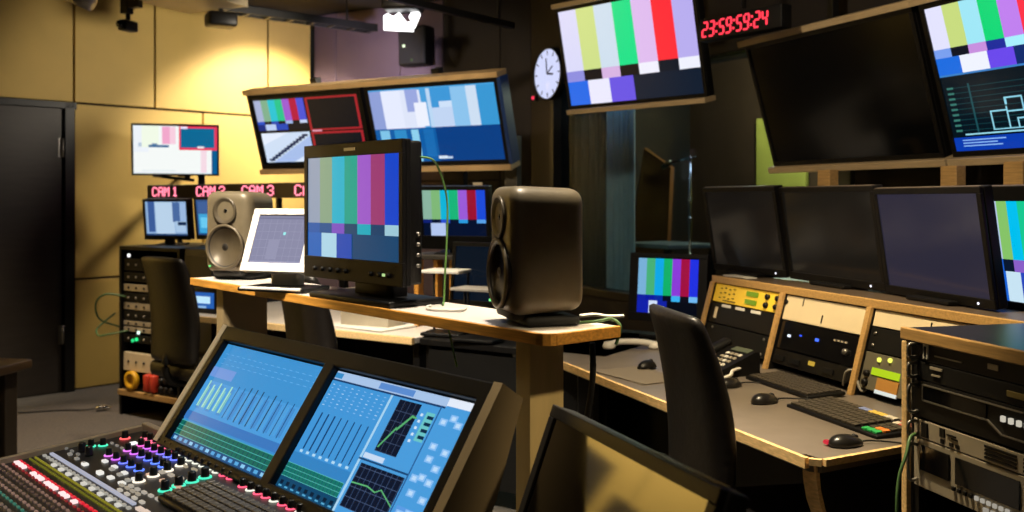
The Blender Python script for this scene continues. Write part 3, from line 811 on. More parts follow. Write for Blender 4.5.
# small blue display box at the left end
pb = gz(199, 308, .751)
r = thing('desk_intercom', 'small intercom box with a glowing blue display under the shelf end', 'intercom', FD.pt(-1.62, .1, .751), math.radians(-28), 0)
m = MB(); m.box((0, .06, .07), (.24, .1, .14), BLK, .006); m.build('case', r)
picture(.2, .09, .006, [(0, 0, 1, 1, '1a5cb0'), (.1, .3, .85, .75, 'bfe8ff'), (.05, .0, .7, .14, '8ab4e0')]).build('screen', r).location = (0, 0, .075)
m = MB(); m.lathe([(0, 0), (.01, 0), (.01, .006), (0, .008)], em('d8ff60', 1.5), Matrix.Translation((-.1, .01, .155)) @ Matrix.Rotation(0, 4, 'X')); m.build('indicator_light', r)
pb = gz(333, 300, .9)
r = thing('desk_lamp_strip', 'small silver box with a blue light behind the broadcast monitor stand', 'device', (at(372, 289, 4.9).x, 4.9, .751), math.radians(-28))
zt_ = at(372, 289, 4.9).z - .751
m = MB(); m.box((0, 0, zt_ / 2), (.3, .14, zt_), SILVER, .006); m.build('case', r)
picture(.1, .07, -.0705, [(0, 0, 1, 1, '8ab8ff')]).build('screen', r).location = (.06, 0, zt_ * .75)
picture(.04, .04, -.0705, [(0, 0, 1, 1, 'e8e0ff')]).build('screen', r).location = (-.1, 0, zt_ * .75)

# ================================================================== RAISED SPEAKER SHELF
S = Fr(.079, 2.15, -49.6); ZS = HC - .305
r = thing('speaker_shelf', 'long raised shelf with oak edge and pale top carrying speakers', 'shelf', S.pt(0, 0), S.yaw)
SL = 2.06; SD = .235
poly = [(-SL, .0), (-.03, 0), (-.008, .006), (0, .025), (0, SD), (-SL, SD)]
m = MB(); m.prism([(x, y + .004 if y < .02 else y) for x, y in poly], ZS - .026, ZS, LAM); m.build('shelf_top', r)
m = MB()
m.box((-SL / 2 - .012, .0, ZS - .013), (SL - .03, .012, .0275), WOOD, .002); m.box((.002, SD / 2 + .012, ZS - .013), (.012, SD - .024, .0275), WOOD, .002)
m.prism([(-.03, -.006), (-.012, -.002), (.002, .01), (.008, .03), (-.004, .03), (-.012, .014), (-.03, .006)], ZS - .0267, ZS + .0007, WOOD)
m.build('wood_edge', r)
m = MB(); m.box((-.14, .105, (ZS - .027) / 2), (.052, .111, ZS - .027), BEIGE, .002); m.build('leg', r)
m = MB(); m.box((-1.86, .12, (ZS - .027) / 2), (.06, .18, ZS - .027), TAUPE, .003); m.build('leg', r)


def speaker(name, label, p, yaw):
    """two-way studio monitor with rounded die-cast cabinet; front towards -y"""
    r = thing(name, label, 'speaker', p, yaw, 0, 'grey studio speakers on the raised shelf')
    w, d, h = .208, .185, .305
    bm = bmesh.new(); bmesh.ops.create_cube(bm, size=1)
    for v in bm.verts: v.co = Vector((v.co.x * w, v.co.y * d, v.co.z * h))
    for v in bm.verts:
        if v.co.y > 0: v.co.x *= .86; v.co.z *= .94
    bmesh.ops.bevel(bm, geom=bm.edges[:], offset=.04, segments=6, affect='EDGES', profile=.6)
    for v in bm.verts:
        a = 1 - (2 * v.co.z / h) ** 2; v.co.x *= 1 + .05 * a
        v.co.y -= .012 * (1 - (2 * v.co.x / w) ** 2) * (1 if v.co.y < 0 else 0)
        v.co.z += .010 * (1 - min(1, (2 * v.co.x / w) ** 2)) * (1 if v.co.z > 0 else -.3)
    m = MB(); m.addbm(bm, SPK, True, Matrix.Translation((0, 0, h / 2 + .028))); m.build('cabinet', r)
    fy = -d / 2 - .012
    Rf = lambda z: Matrix.Translation((0, fy, z)) @ Rx
    m = MB(); m.lathe([(.098, -.012), (.098, .002), (.09, .004), (.084, -.002), (.062, -.016), (.032, -.02), (.03, -.012), (.016, -.004), (0, -.002)][::-1], CONE, Rf(.125) @ Matrix.Scale(.88, 4), 36); wf = m.build('woofer', r)
    m = MB(); m.lathe([(.097, -.004), (.1, .003), (.091, .007), (.086, .002), (.086, -.004)], mat('cone_ring', '5a503f', .4, metal=.2), Rf(.125) @ Matrix.Scale(.88, 4), 36); m.build('surround', wf)
    m = MB(); m.lathe([(.058, -.006), (.06, .003), (.05, .002), (.03, -.014), (.014, -.018), (0, -.012)][::-1], mat('waveguide', '4a4234', .4, metal=.2), Rf(.262) @ Matrix.Scale(.9, 4), 32); tw = m.build('tweeter', r)
    m = MB(); m.lathe([(.014, -.014), (.011, -.006), (0, -.002)][::-1], GLOSS, Rf(.262) @ Matrix.Scale(.9, 4), 20); m.build('dome', tw)
    m = MB(); m.lathe([(0, -.004), (.0035, -.004), (.0035, .002), (0, .003)], em('80ff90', 1), Rf(.052) @ Matrix.Translation((-.07, 0, 0))); m.build('power_light', r)
    m = MB(); m.box((0, .01, .012), (.18, .14, .024), RUB, .01); m.box((0, -.06, .03), (.14, .06, .03), RUB, .01); m.build('table_stand', r)
    return r


sp = S.loc(at(239, 280, 3.66)); sp.y = .135
p = S.pt(-1.745, .145, ZS + .001)
p = at(242, 276, 3.70)
s1 = speaker('studio_speaker', 'grey two-way studio speaker facing out, beside the white touchscreen', (p.x, p.y, ZS + .001), math.radians(-22))
p = at(538, 322, 2.36)
dup(s1, (p.x, p.y, ZS + .001), (0, 0, math.radians(-73)), 'grey two-way studio speaker seen from its side at the shelf corner')

# white touchscreen
r = thing('touchscreen', 'white-framed tilted touchscreen with a grey grid on the shelf', 'monitor', (0, 0, 0), math.radians(-22))
pt_ = at(279, 240, 3.2)
r.location = (pt_.x, pt_.y, ZS + .001)
T = bpy.data.objects.new('tilted_head', None) if False else None
tb = pt_.z - ZS
tw_, th_ = .26, .225; tlt = math.radians(22)
def tilted(mb): mb.V = [tuple(Matrix.Translation((0, 0, tb)) @ Matrix.Rotation(-tlt, 4, 'X') @ Vector(v)) for v in mb.V]; return mb
m = MB(); bezel(m, tw_, th_, .035, .026, WHITEP, .004, .022, .03, .012); tilted(m).build('housing', r)
gi = [(0, 0, 1, 1, '8c8ca8')]
for i in range(1, 8): gi.append((i / 8, .03, i / 8 + .006, .97, '9d9db8'))
for i in range(1, 6): gi.append((.03, i / 6, .97, i / 6 + .008, '9a9ab4'))
gi += [(.02, .02, .98, .06, 'a8a8c4'), (.02, .93, .98, .97, '7c7c98'), (.55, .6, .6, .66, 'a0f0f0'), (.3, .1, .5, .5, '9696b2')]
tilted(picture(tw_ - .052, th_ - .052, .003, gi)).build('screen', r)
m = MB(); m.box((0, .05, .05), (.11, .05, .1), WHITEP, .012); m.build('neck', r)
m = MB(); m.box((.02, -.0, .008), (.26, .16, .014), BLK, .004); m.box((.02, -.076, .012), (.24, .012, .01), WHITEP, .003); m.build('base', r)
p = S.loc(at(230, 283, 3.3))

# broadcast monitor
r = thing('broadcast_monitor', 'big black boxy broadcast monitor with colour bars on the raised shelf', 'monitor', (-.486, 2.85, 1.364), math.radians(-47.9))
w, h = .541, .417
m = MB(); bezel(m, w, h, .03, .02, BLK, .006, .04, .068); m.box((0, .047, .0), (w * .985, .05, h * .98), BLK, .008); m.box((-.06, .09, .0), (w * .6, .05, h * .6), BLK, .02); m.build('housing', r)
cbm = bars(['8f9fb8', '86a48a', '12b0cc', '12a08c', '9c5ac8', '9a3a72', '1144c8'], ['0c58a8', '0d5290', '7a50c0', '10466c', '10a8bc', '0f3f68', '9cc8d8'],
           [(0, .165, '0c62b8'), (.165, .34, 'a8d4e8'), (.34, .51, '1a4ab0')], '0d446e', (.24, .34))
o = picture(w - .04, h - .108, .004, [(a[0], a[1], a[2], a[3] * 1, a[4]) for a in cbm]).build('screen', r); o.location = (0, 0, .014)
m = MB(); m.box((.0, -.001, h / 2 - .02), (.06, .004, .009), mat('badge_silver', 'a8a498', .4, metal=.5)); m.build('badge', r)
for i in range(10):
    if i < 5 or i > 6:
        m = MB(); m.cyl((-.2 + i * .045, .004, -h / 2 + .03), (-.2 + i * .045, -.008, -h / 2 + .03), .008, BLK2, .007, 14); m.build('control_knob', r)
m = MB(); m.box((.18, -.002, -h / 2 + .03), (.012, .004, .008), em('c8f0a0', .8)); m.build('power_light', r)
zs = ZS - 1.364
m = MB(); m.box((.03, .09, -h / 2 - .02), (.2, .06, .055), BLK, .006); m.build('stand_neck', r)
m = MB(); m.box((.02, .075, zs + .010), (.44, .2, .018), BLK, .006); m.build('stand_base', r)
for z in (-.06, -.09, -.12, -.15):
    m = MB(); m.cyl((w * .485, .055, z), (w * .5 + .002, .055, z), .006, ALU, n=12); m.build('socket', r)
# thin tablets and papers on the shelf
def onshelf(u, v): return gz(u, v, ZS)
p = onshelf(322, 297); tag(MB().box((0, 0, .004), (.3, .1, .008), mat('grey_mat', '5a5048', .5), .002).build('desk_mat', None, (p.x, p.y, ZS + .0005), (0, 0, S.yaw)), 'grey flat mat on the shelf before the white touchscreen', 'mat') if False else None
p = onshelf(398, 297); m = MB(); m.tube([(0, 0, .004), (.03, -.02, .004), (.08, -.03, .004), (.12, 0, .004), (.14, .04, .004), (.1, .07, .004)], .004, WHITEP)
tag(m.build('white_cable', None, S.pt(-.62, .12, ZS + .001), (0, 0, S.yaw - .3)), 'white cable curled on the shelf behind the broadcast monitor base', 'cable')
m = MB(); m.tube([(0, 0, .004), (.03, .03, .006), (.07, .02, .005), (.1, .05, .004)], .005, WHITEP)
tag(m.build('white_cable', None, onshelf(580, 318) + Vector((0, 0, .001)), (0, 0, -.5)), 'short white cable end on the shelf corner behind the side-on speaker', 'cable')
# green cable from the monitor over the shelf
a = at(421, 157, 2.695)
m = MB(); m.tube([a, at(433, 160, 2.68), at(441, 175, 2.74), at(447, 200, 2.76), at(447, 235, 2.75), at(445, 275, 2.74), at(444, 300, 2.74), at(443, 306, 2.735), at(447, 322, 2.76), at(452, 345, 2.76), at(457, 367, 2.76)], .003, mat('green_cable2', '5c8540', .5))
tag(m.build('green_cable'), 'green cable looping down from the back of the broadcast monitor', 'cable')
# small plant-like green cord at the corner
p = S.pt(-.03, .20, ZS)
m = MB(); m.tube([p + Vector((-.05, .02, .005)), p + Vector((.0, .0, .012)), p + Vector((.03, .01, .016)), p + Vector((.05, .0, .0)), p + Vector((.045, .0, -.03)), p + Vector((.04, 0, -.045))], .004, mat('green_cable'))
tag(m.build('green_cable'), 'green cable end hanging off the corner of the raised shelf', 'cable')
p = S.pt(-.004, .22, ZS - .03)
m = MB(); m.tube([at(592, 343, 2.34), at(593, 370, 2.34), at(590, 400, 2.36), at(583, 440, 2.4), at(580, 470, 2.45)], .008, RUB)
tag(m.build('black_cable'), 'black cable hanging from under the shelf corner', 'cable')

# ================================================================== MIXING CONSOLE
MX = Fr(-1.005, 2.60, -47.3); ZM = HC - .63
r = mix = thing('mixing_console', 'large digital mixing console with twin touchscreens and lit knobs', 'mixing console', MX.pt(0, 0, ZM), MX.yaw)
DARKP = mat('console_face', '26262a', .4, var=.1, scale=20)
m = MB()
# surface slab sloping down towards the operator
sl = .075
def zs_(y): return sl * y                                   # y negative towards the operator
m.prism([(0, 0), (-.75, -.75 * sl), (-.75, -.75 * sl - .09), (0, -.12)], 0, 1.34, DARKP, Matrix(((0, 0, 1, 0), (1, 0, 0, 0), (0, 1, 0, 0), (0, 0, 0, 1))))
m.build('control_surface', r)
m = MB(); m.prism([(.0, .012), (-.76, -.76 * sl + .012), (-.76, -.76 * sl - .11), (0, -.13)], -.02, 0, mat('side_trim', '9a8c78', .45), Matrix(((0, 0, 1, 0), (1, 0, 0, 0), (0, 1, 0, 0), (0, 0, 0, 1)))); m.build('side_trim', r)
m = MB(); m.box((.11, .004, .005), (.24, .02, .03), mat('side_trim'), .003); m.build('back_trim', r)
# screen housing
tilt = math.radians(34.6); SW, SH = 1.033, .276
cx, cz = .205 + SW / 2, .02 + SH / 2 * math.cos(tilt); cy = -.018 + SH / 2 * math.sin(tilt)
T = Matrix.Translation((cx, cy, cz)) @ Matrix.Rotation(-tilt, 4, 'X')
def scr(mb): mb.V = [tuple(T @ Vector(v)) for v in mb.V]; return mb
m = MB()
m.box((0, .02, .0), (SW + .06, .02, SH + .06), BLK2)
m.box((0, .004, SH / 2 + .024), (SW + .07, .03, .04), BLK, .004); m.box((0, .004, -SH / 2 - .014), (SW + .07, .03, .025), BLK, .004)
m.box((-SW / 2 - .014, .004, 0), (.026, .03, SH + .02), BLK, .003); m.box((SW / 2 + .014, .004, 0), (.026, .03, SH + .02), BLK, .003)
m.box((-SW / 2 + .521, .004, 0), (.038, .03, SH + .02), BLK, .003)
scr(m).build('screen_housing', r)
m = MB(); m.prism([(.02, SH / 2 + .04), (.04, SH / 2 + .04), (.09, -SH / 2 - .1), (.03, -SH / 2 - .03)], -SW / 2 - .03, SW / 2 + .03, BLK2, Matrix(((0, 0, 1, 0), (1, 0, 0, 0), (0, 1, 0, 0), (0, 0, 0, 1)))); scr(m).build('rear_housing', r)
for s, mm in ((-1, mat('left_cheek', 'd0c4ac', .45)), (1, TAUPE)):
    m = MB(); pr = [(-.012, SH / 2 + .045), (.05, SH / 2 + .045), (.095, .0), (.135, -SH / 2 - .22), (-.012, -SH / 2 - .05)]
    if s < 0: pr = [(-.012, SH / 2 + .045), (.06, SH / 2 + .045), (.10, .02), (.05, -SH / 2 - .02), (-.012, -SH / 2 - .02)]
    xa = s * (SW / 2 + .04); m.prism(pr, xa - .012, xa + .012, mm, Matrix(((0, 0, 1, 0), (1, 0, 0, 0), (0, 1, 0, 0), (0, 0, 0, 1)))); scr(m).build('cheek_panel', r)


def frac_screen(x0, w, items):
    mm = picture(w, SH, .006, items)
    mm.V = [(v[0] - SW / 2 + x0 + w / 2, v[1], v[2]) for v in mm.V]
    return scr(mm)


B1, B2, B3 = '3a8fd0', '4a9cdc', '2f7fc4'
li = [(0, 0, 1, 1, B1), (0, .62, 1, 1, '3f93d2'), (.0, .3, 1, .62, B2), (0, .66, .25, .76, '6f98dc')]
for i in range(16):
    x = .045 + i * .06
    li.append((x, .34, x + .045, .6, '4f9fdc' if i % 2 else '468fd0'))
    if i < 5:
        li.append((x + .004, .36, x + .018, .62 - .03 * (i % 2), 'a8e4c8')); li.append((x + .022, .36, x + .034, .56, '78c8c0'))
    elif i in (7, 8, 9, 11): li.append((x + .012, .33, x + .021, .66, '0c2c50'))
    else: li.append((x + .013, .33, x + .02, .64, '164a82'))
    for j in range(3): li.append((x, .9 - j * .05, x + .03, .905 - j * .05, '6ab0e4'))
li += [(0, .22, 1, .3, '3a78c0'), (0, .06, 1, .2, '14685c'), (0, 0, 1, .06, '184c80')]
for i in range(24): li.append((i / 24, .06, i / 24 + .006, .2, '16445c'))
for j in range(4): li.append((0, .06 + j * .045, 1, .066 + j * .045, '4fb0a8'))
for i in range(16): li.append((.02 + i * .061, .015, .055 + i * .061, .045, '5aa8dc' if i % 3 else '8cc8ec'))
frac_screen(0, .5, li).build('screen', r)
ri = [(0, 0, 1, 1, B2), (0, .93, .82, 1, 'a8c4e8'), (.82, .94, 1, 1, 'e4ecfa'), (.0, .94, .06, .985, '3a8cc8'), (.35, .94, .6, .99, '5c8cd0'), (0, .915, .82, .93, '1c3c68'), (0, .25, .48, .915, '4296d8')]
for j in range(7):
    for i in range(9): ri.append((.02 + i * .05, .7 + j * .03, .036 + i * .05, .706 + j * .03, '86bcec' if (i + j) % 3 else 'b8dcf6'))
for i in range(8):
    x = .05 + i * .052; ri.append((x, .33, x + .008 + .003 * (i < 3), .64, '123c6c')); ri.append((x - .01, .3, x + .012, .32, 'b4dcf4'))
ri += [(0, .2, .46, .29, '3584c4'), (0, .09, .45, .2, '177468'), (0, 0, .46, .09, '12486c')]
for i in range(16): ri.append((i * .028, .09, i * .028 + .004, .2, '145068'))
for j in range(4): ri.append((0, .09 + j * .036, .45, .094 + j * .036, '5cc0b8'))
for i in range(9): ri.append((.02 + i * .05, .03, .045 + i * .05, .06, '0a2038')); ri.append((.02 + i * .05, .01, .045 + i * .05, .022, '58a8d4'))
ri += [(.46, .0, .475, .915, 'a8d4f0'), (.46, .4, .8, .414, '1c4470'), (.795, .05, .803, .93, '2a5c94'), (.48, .42, .62, .46, 'c8dcf4'), (.53, .49, .68, .9, '10182c')]
for i in range(4): ri.append((.53 + i * .0375, .49, .533 + i * .0375, .9, '3a4a68'))
for j in range(5): ri.append((.53, .49 + j * .08, .68, .495 + j * .08, '3a4a68'))
ri += [('p', [(.535, .52), (.545, .52), (.6, .68), (.595, .7)], '58b070'), ('p', [(.595, .68), (.605, .67), (.66, .79), (.655, .81)], '58b070'), ('p', [(.65, .79), (.655, .81), (.69, .8), (.69, .79)], '58b070')]
for i in range(5): ri.append((.7, .62 + i * .05, .715, .64 + i * .05, 'd4e8fa'))
ri += [(.73, .64, .785, .86, '6ac4c8')]
for i in range(4): ri.append((.745, .66 + i * .05, .785, .685 + i * .05, '0c2c48'))
ri += [(.49, .05, .79, .38, '10182c')]
for i in range(9): ri.append((.49 + i * .0365, .05, .494 + i * .0365, .38, '35486c'))
for j in range(5): ri.append((.49, .05 + j * .075, .79, .054 + j * .075, '4a5c80'))
ri += [('p', [(.49, .235), (.49, .225), (.6, .235), (.6, .245)], '60b878'), ('p', [(.6, .245), (.6, .235), (.66, .215), (.66, .225)], '60b878'), ('p', [(.66, .225), (.66, .215), (.69, .245), (.69, .255)], '60b878'), ('p', [(.69, .255), (.69, .245), (.79, .165), (.79, .175)], '60b878'),
       (.805, .0, 1, .06, 'd8e8fa'), (.82, .07, .98, .2, '5c9ce4')]
for i, (x, y) in enumerate(((.85, .82), (.9, .86), (.94, .82), (.86, .64), (.94, .62), (.87, .55), (.93, .5), (.84, .4), (.88, .42), (.93, .4), (.86, .3), (.94, .28), (.85, .15), (.9, .17), (.94, .13))):
    ri.append((x - .022, y - .025, x + .022, y + .025, '8cc0f4')); ri.append((x - .012, y - .014, x + .012, y + .014, 'bcdcfa'))
frac_screen(.543, .49, ri).build('screen', r)

# knobs with lit rings
KN = MB().lathe([(0, 0), (.0085, 0), (.0082, .003), (.0072, .017), (.0062, .0185), (0, .0185)], mat('knob_black', '0c0c0e', .35), None, 14)
kme = KN.build('knob').data; bpy.data.objects.remove(bpy.data.objects['knob'])
RINGS = {}
def knob(x, y, col=None, s=1.0, es=1.6):
    k = bpy.data.objects.new('knob', kme); C.objects.link(k); k.parent = mix; k.location = (x, y, zs_(y) + .0015); k.scale = (s, s, s)
    if col:
        if col not in RINGS:
            o = MB().lathe([(.008, -.0005), (.0125, -.0005), (.012, .002), (.008, .002)], em(col, es), None, 16).build('lit_ring'); RINGS[col] = o.data; bpy.data.objects.remove(o)
        g_ = bpy.data.objects.new('lit_ring', RINGS[col]); C.objects.link(g_); g_.parent = k


def on_surf(u, v):
    """console coordinates of the surface point seen at (u, v)"""
    y = -.1
    for _ in range(6):
        p = gz(u, v, ZM + zs_(y)); l = MX.loc(p); y = l.y
    return l.x, l.y


def knob_row(a, b, n, cols, size=1.0, es=1.6):
    xa, ya = on_surf(*a); xb, yb = on_surf(*b)
    for i in range(n):
        t = i / max(1, n - 1); knob(xa + (xb - xa) * t, ya + (yb - ya) * t, cols[i % len(cols)] if cols else None, size, es)


knob_row((178, 455), (231, 479), 9, ['d8d8c8'] * 7 + ['ff5a78'] * 2, .95)        # back row along the screens
knob_row((243, 487), (300, 513), 8, ['ff5a78', 'd8d8c8', 'ff5a78'], .95)
knob_row((145, 438.5), (172, 450.5), 6, ['ff6a8c'])
knob_row((141, 446), (175, 460), 6, ['e060c0', 'c868e8', 'b060e0', '8070f0', '6a78ff', '6a78ff'])
knob_row((128, 451), (163, 467), 6, ['d070d8', 'c868e8', '8070f0', '5a78ff', '5a80ff', '5a80ff'])
knob_row((109, 456), (139, 471), 5, ['d070d8', 'c060e0', '6a78ff', '5a78ff', '5a80ff'])
knob_row((139, 482), (181, 466), 4, ['e8dcc8'], 1.15)
knob_row((165, 491), (205, 478), 4, ['40d0a8'], 1.25)
knob_row((91, 447), (103, 446), 2, ['48e0b0'], 1.0)
knob_row((82, 452), (89, 456), 2, None, 1.25)
knob_row((125, 439), (126, 439), 1, ['ff6060'], 1.1)
# rows of buttons
SMALL = MB()
def button_row(x0, n, dx, y, w, d, col, es=1.0, body=None, x_slope=0):
    mm = SMALL
    for i in range(n):
        yy = y + x_slope * i
        mm.box((x0 + i * dx, yy, zs_(yy) + .002), (w, d, .005), em(col, es) if col else (body or SILVER), .001)


button_row(.02, 22, .0265, -.262, .014, .008, 'c8c4b8', .6)
m = MB(); m.box((.29, -.245, zs_(-.245) + .002), (.55, .008, .005), em('b8bcd0', .8)); m.build('light_strip', mix)
button_row(.02, 40, .015, -.283, .010, .0045, 'a8a030', .55); button_row(.02, 40, .015, -.296, .010, .0045, '8a8a28', .45)
button_row(.02, 24, .026, -.318, .016, .007, 'ff2840', .7)
for i in (0, 1, 2, 5, 6.4, 7.2, 9, 10, 11, 13, 14, 16): MB().box((.026 + i * .026, -.328, zs_(-.328) + .003), (.018, .012, .006), em('ffd8d8', 1.2), .001).build('button', mix)
button_row(.03, 24, .026, -.337, .012, .005, 'b03038', .5)
for k, (y, c, e_) in enumerate(((-.355, 'b08878', .45), (-.37, '705850', .4), (-.386, 'a08070', .4), (-.402, 'c09888', .4), (-.42, '50a088', .4), (-.44, 'a08878', .4), (-.46, '887058', .35), (-.485, 'a88870', .35))):
    button_row(.01 + .006 * (k % 2), 22, .028, y, .013, .0055, c, e_)


def btn(u0, v0, u1, v1, n, w, d, col, es):
    xa, ya = on_surf(u0, v0); xb, yb = on_surf(u1, v1)
    for i in range(n):
        t = i / max(1, n - 1); x, y = xa + (xb - xa) * t, ya + (yb - ya) * t
        MB().box((x, y, zs_(y) + .002), (w, d, .006), em(col, es), .001).build('button', mix)


btn(54, 466, 118, 506, 9, .018, .010, 'e6e2d8', .8)
btn(70, 455, 84, 464, 3, .016, .009, 'a8a49c', .6); btn(85, 465, 100, 474, 2, .022, .012, 'f4f2ea', .95); btn(100, 473, 122, 484, 3, .022, .012, 'f0eee6', .9)
btn(105, 462, 135, 480, 4, .02, .011, 'f2f0ea', .9); btn(112, 470, 128, 481, 3, .018, .010, 'b8b4aa', .7)
btn(120, 491, 142, 503, 4, .018, .008, 'd8cfc0', .7); btn(122, 486, 138, 495, 4, .018, .007, 'c8bca8', .6); btn(131, 487, 158, 500, 5, .018, .008, 'cfc6b8', .65)
btn(150, 476, 178, 488, 3, .024, .012, 'f0c4a8', .7); btn(162, 473, 190, 482, 4, .02, .010, 'd8ccb8', .6); btn(185, 467, 204, 474, 3, .022, .007, 'd8c8a8', .55)
btn(133.5, 444, 134, 444, 1, .016, .016, 'fafafa', 1.2); btn(112, 444, 122, 449, 3, .014, .006, 'a8a098', .5); btn(66, 449, 78, 455, 3, .014, .007, '98948c', .5)
btn(140, 510, 146, 513, 2, .024, .012, 'f0d8c8', .8)
tag(SMALL.build('small_buttons', mix), kind='stuff')
# faders
for i in range(10):
    x = .03 + i * .055
    m = MB(); m.box((x, -.60, zs_(-.60) + .001), (.006, .12, .002), RUB); sl_ = m.build('fader_slot', mix)
    m = MB(); m.box((x, -.6 + .03 * math.sin(i * 2.1), zs_(-.6) + .008), (.016, .03, .014), BLK, .004); m.build('fader_cap', sl_)
# stand of the console
m = MB()
m.box((.16, -.25, -ZM / 2 - .06), (.05, .4, ZM - .11), METAL, .004); m.build('leg', r)
m = MB(); m.box((1.2, -.25, -ZM / 2 - .06), (.05, .4, ZM - .11), METAL, .004); m.build('leg', r)


def keyboard(name, label, p, rot, w=.44, d=.15, rows=6, cols=18, colour=None, keym=None, group='keyboards'):
    r = thing(name, label, 'keyboard', p, 0, 0, group); r.rotation_euler = rot
    m = MB(); m.box((0, 0, .007), (w, d, .014), BLK, .005); m.build('body', r)
    m = MB(); kw, kd = (w - .02) / cols, (d - .016) / rows
    KM = keym or mat('key_black', '3f3a32', .42)
    for j in range(rows):
        for i in range(cols):
            if cols > 16 and i in (14,) and j < 6: continue
            mm_ = KM
            if colour and j in colour and colour[j][i % len(colour[j])]: mm_ = colour[j][i % len(colour[j])]
            m.box((-w / 2 + .01 + kw * (i + .5), -d / 2 + .008 + kd * (j + .5), .017), (kw * .84, kd * .82, .007), mm_, .0012, None, 1)
    m.build('keys', r)
    return r


kx, ky = on_surf(215, 500)
(xa, ya), (xb, yb) = on_surf(213, 485), on_surf(160, 504)
p = MX.pt(xa + .185, (ya + yb) / 2, ZM + zs_((ya + yb) / 2) + .001)
rot = Matrix.Rotation(MX.yaw, 4, 'Z') @ Matrix.Rotation(math.atan(sl), 4, 'X')
keyboard('console_keyboard', 'black keyboard set on the mixing console below its touchscreens', p, rot.to_euler(), .36, abs(ya - yb), 6, 15)

# ================================================================== FRONT MONITOR (tilted, switched off)
yawI = math.radians(-69)
exI = Vector((math.cos(yawI), math.sin(yawI), 0))
TLI = at(553, 404, 1.746)
tI = math.radians(20); WI, HI = .55, .36
nI = Vector((-math.sin(yawI), math.cos(yawI), 0)); ezI = nI * math.sin(tI) + Vector((0, 0, math.cos(tI)))
cI = TLI + exI * WI / 2 - ezI * HI / 2
r = thing('desktop_monitor', 'tilted switched-off black monitor reflecting the yellow wall, before the shelf leg', 'monitor', cI, yawI, tI)
m = MB(); bezel(m, WI, HI, .05, .022, mat('charcoal_plastic', '24211c', .5, var=.1), .006, .022, .03, .006); m.build('housing', r)
m = MB(); m.quad([(-WI / 2 + .02, .003, -HI / 2 + .028), (WI / 2 - .02, .003, -HI / 2 + .028), (WI / 2 - .02, .003, HI / 2 - .02), (-WI / 2 + .02, .003, HI / 2 - .02)], mat('black_mirror_screen', '070707', .06, spec=1.0, coat=1.0)); m.build('screen', r)
m = MB()
for i in range(20): m.box((.06 + i * .009, .03, HI / 2 + .0005), (.004, .025, .002), ALU)
m.build('vent_slot', r)
zz = (.62 - cI.z) / math.cos(tI)
m = MB(); m.box((0, .055, -HI * .3), (.08, .03, .2), BLK, .006); m.build('neck', r)
DK = Fr(cI.x, cI.y, -69); zD = .60
r2 = thing('low_desk', 'low dark desk under the tilted switched-off monitor', 'desk', DK.pt(0, 0), DK.yaw)
m = MB(); m.box((0.07, .08, zD - .015), (.72, .4, .03), mat('grey_desk_top'), .004); m.build('desk_top', r2)
for x in (-.25, .40):
    m = MB(); m.box((x, .08, (zD - .03) / 2), (.03, .36, zD - .031), BLK, .004); m.build('side_panel', r2)
m = MB(); m.box((0, .08, zD + .01 - 0), (.26, .2, .016), BLK, .006); m.V = [tuple(r.matrix_world.inverted() @ v if False else v) for v in m.V]
base = m.build('stand_base', r); m2 = (Matrix.Translation(cI) @ Matrix.Rotation(yawI, 4, 'Z') @ Matrix.Rotation(-tI, 4, 'X')).inverted() @ (Matrix.Translation((DK.o.x, DK.o.y, 0)) @ Matrix.Rotation(DK.yaw, 4, 'Z'))
base.data.transform(m2)
m = MB(); m.box((0, .1, (zD + cI.z - .12) / 2), (.07, .04, cI.z - .12 - zD), BLK, .004); o = m.build('stand_neck', r); o.data.transform(m2)

# ================================================================== RIGHT DESK WITH EQUIPMENT BAYS
RB = Fr(.9, 4.19, -72.4); ZL = HC - .335; ZDK = HC - .65
Bc = gz(815, 460, ZDK)
FD2 = Fr(Bc.x, Bc.y, -69.3)
poly = [(.107, 4.09), (Bc.x - .03, Bc.y + .08), (Bc.x - .008, Bc.y + .02), (Bc.x + .02, Bc.y + .008), (1.40, Bc.y + .34), (1.66, 2.78), (1.22, 4.3), (.95, 4.5), (.5, 4.68)]
r = thing('control_desk', 'long grey-topped control desk with oak edge and slanted equipment bays', 'desk', (Bc.x, Bc.y, 0), 0)
off = Vector((Bc.x, Bc.y, 0))
L_ = lambda pts: [(x - Bc.x, y - Bc.y) for x, y in pts]
m = MB(); m.prism(L_(poly), ZDK - .035, ZDK, DESKT); m.build('desk_top', r)
# oak edge band on the front and end edges
m = MB()
def band(a, b, th=.014, z0=ZDK - .026, z1=ZDK + .001, mt=WOOD):
    a, b = Vector(a + (0,)) - off, Vector(b + (0,)) - off; d = (b - a).normalized(); n_ = Vector((d.y, -d.x, 0))
    m.prism([tuple((a)[:2]), tuple((b)[:2]), tuple((b + n_ * th)[:2]), tuple((a + n_ * th)[:2])], z0, z1, mt)
OAKL = mat('oak_light', 'e2be84', .45, var=.2, scale=5, stretch=(20, 2, 30))
for k, (a, b) in enumerate(zip(poly[:4], poly[1:5])): band(a, b, z0=ZDK - (.026 if k < 2 else .016), mt=OAKL)
m.build('wood_edge', r)
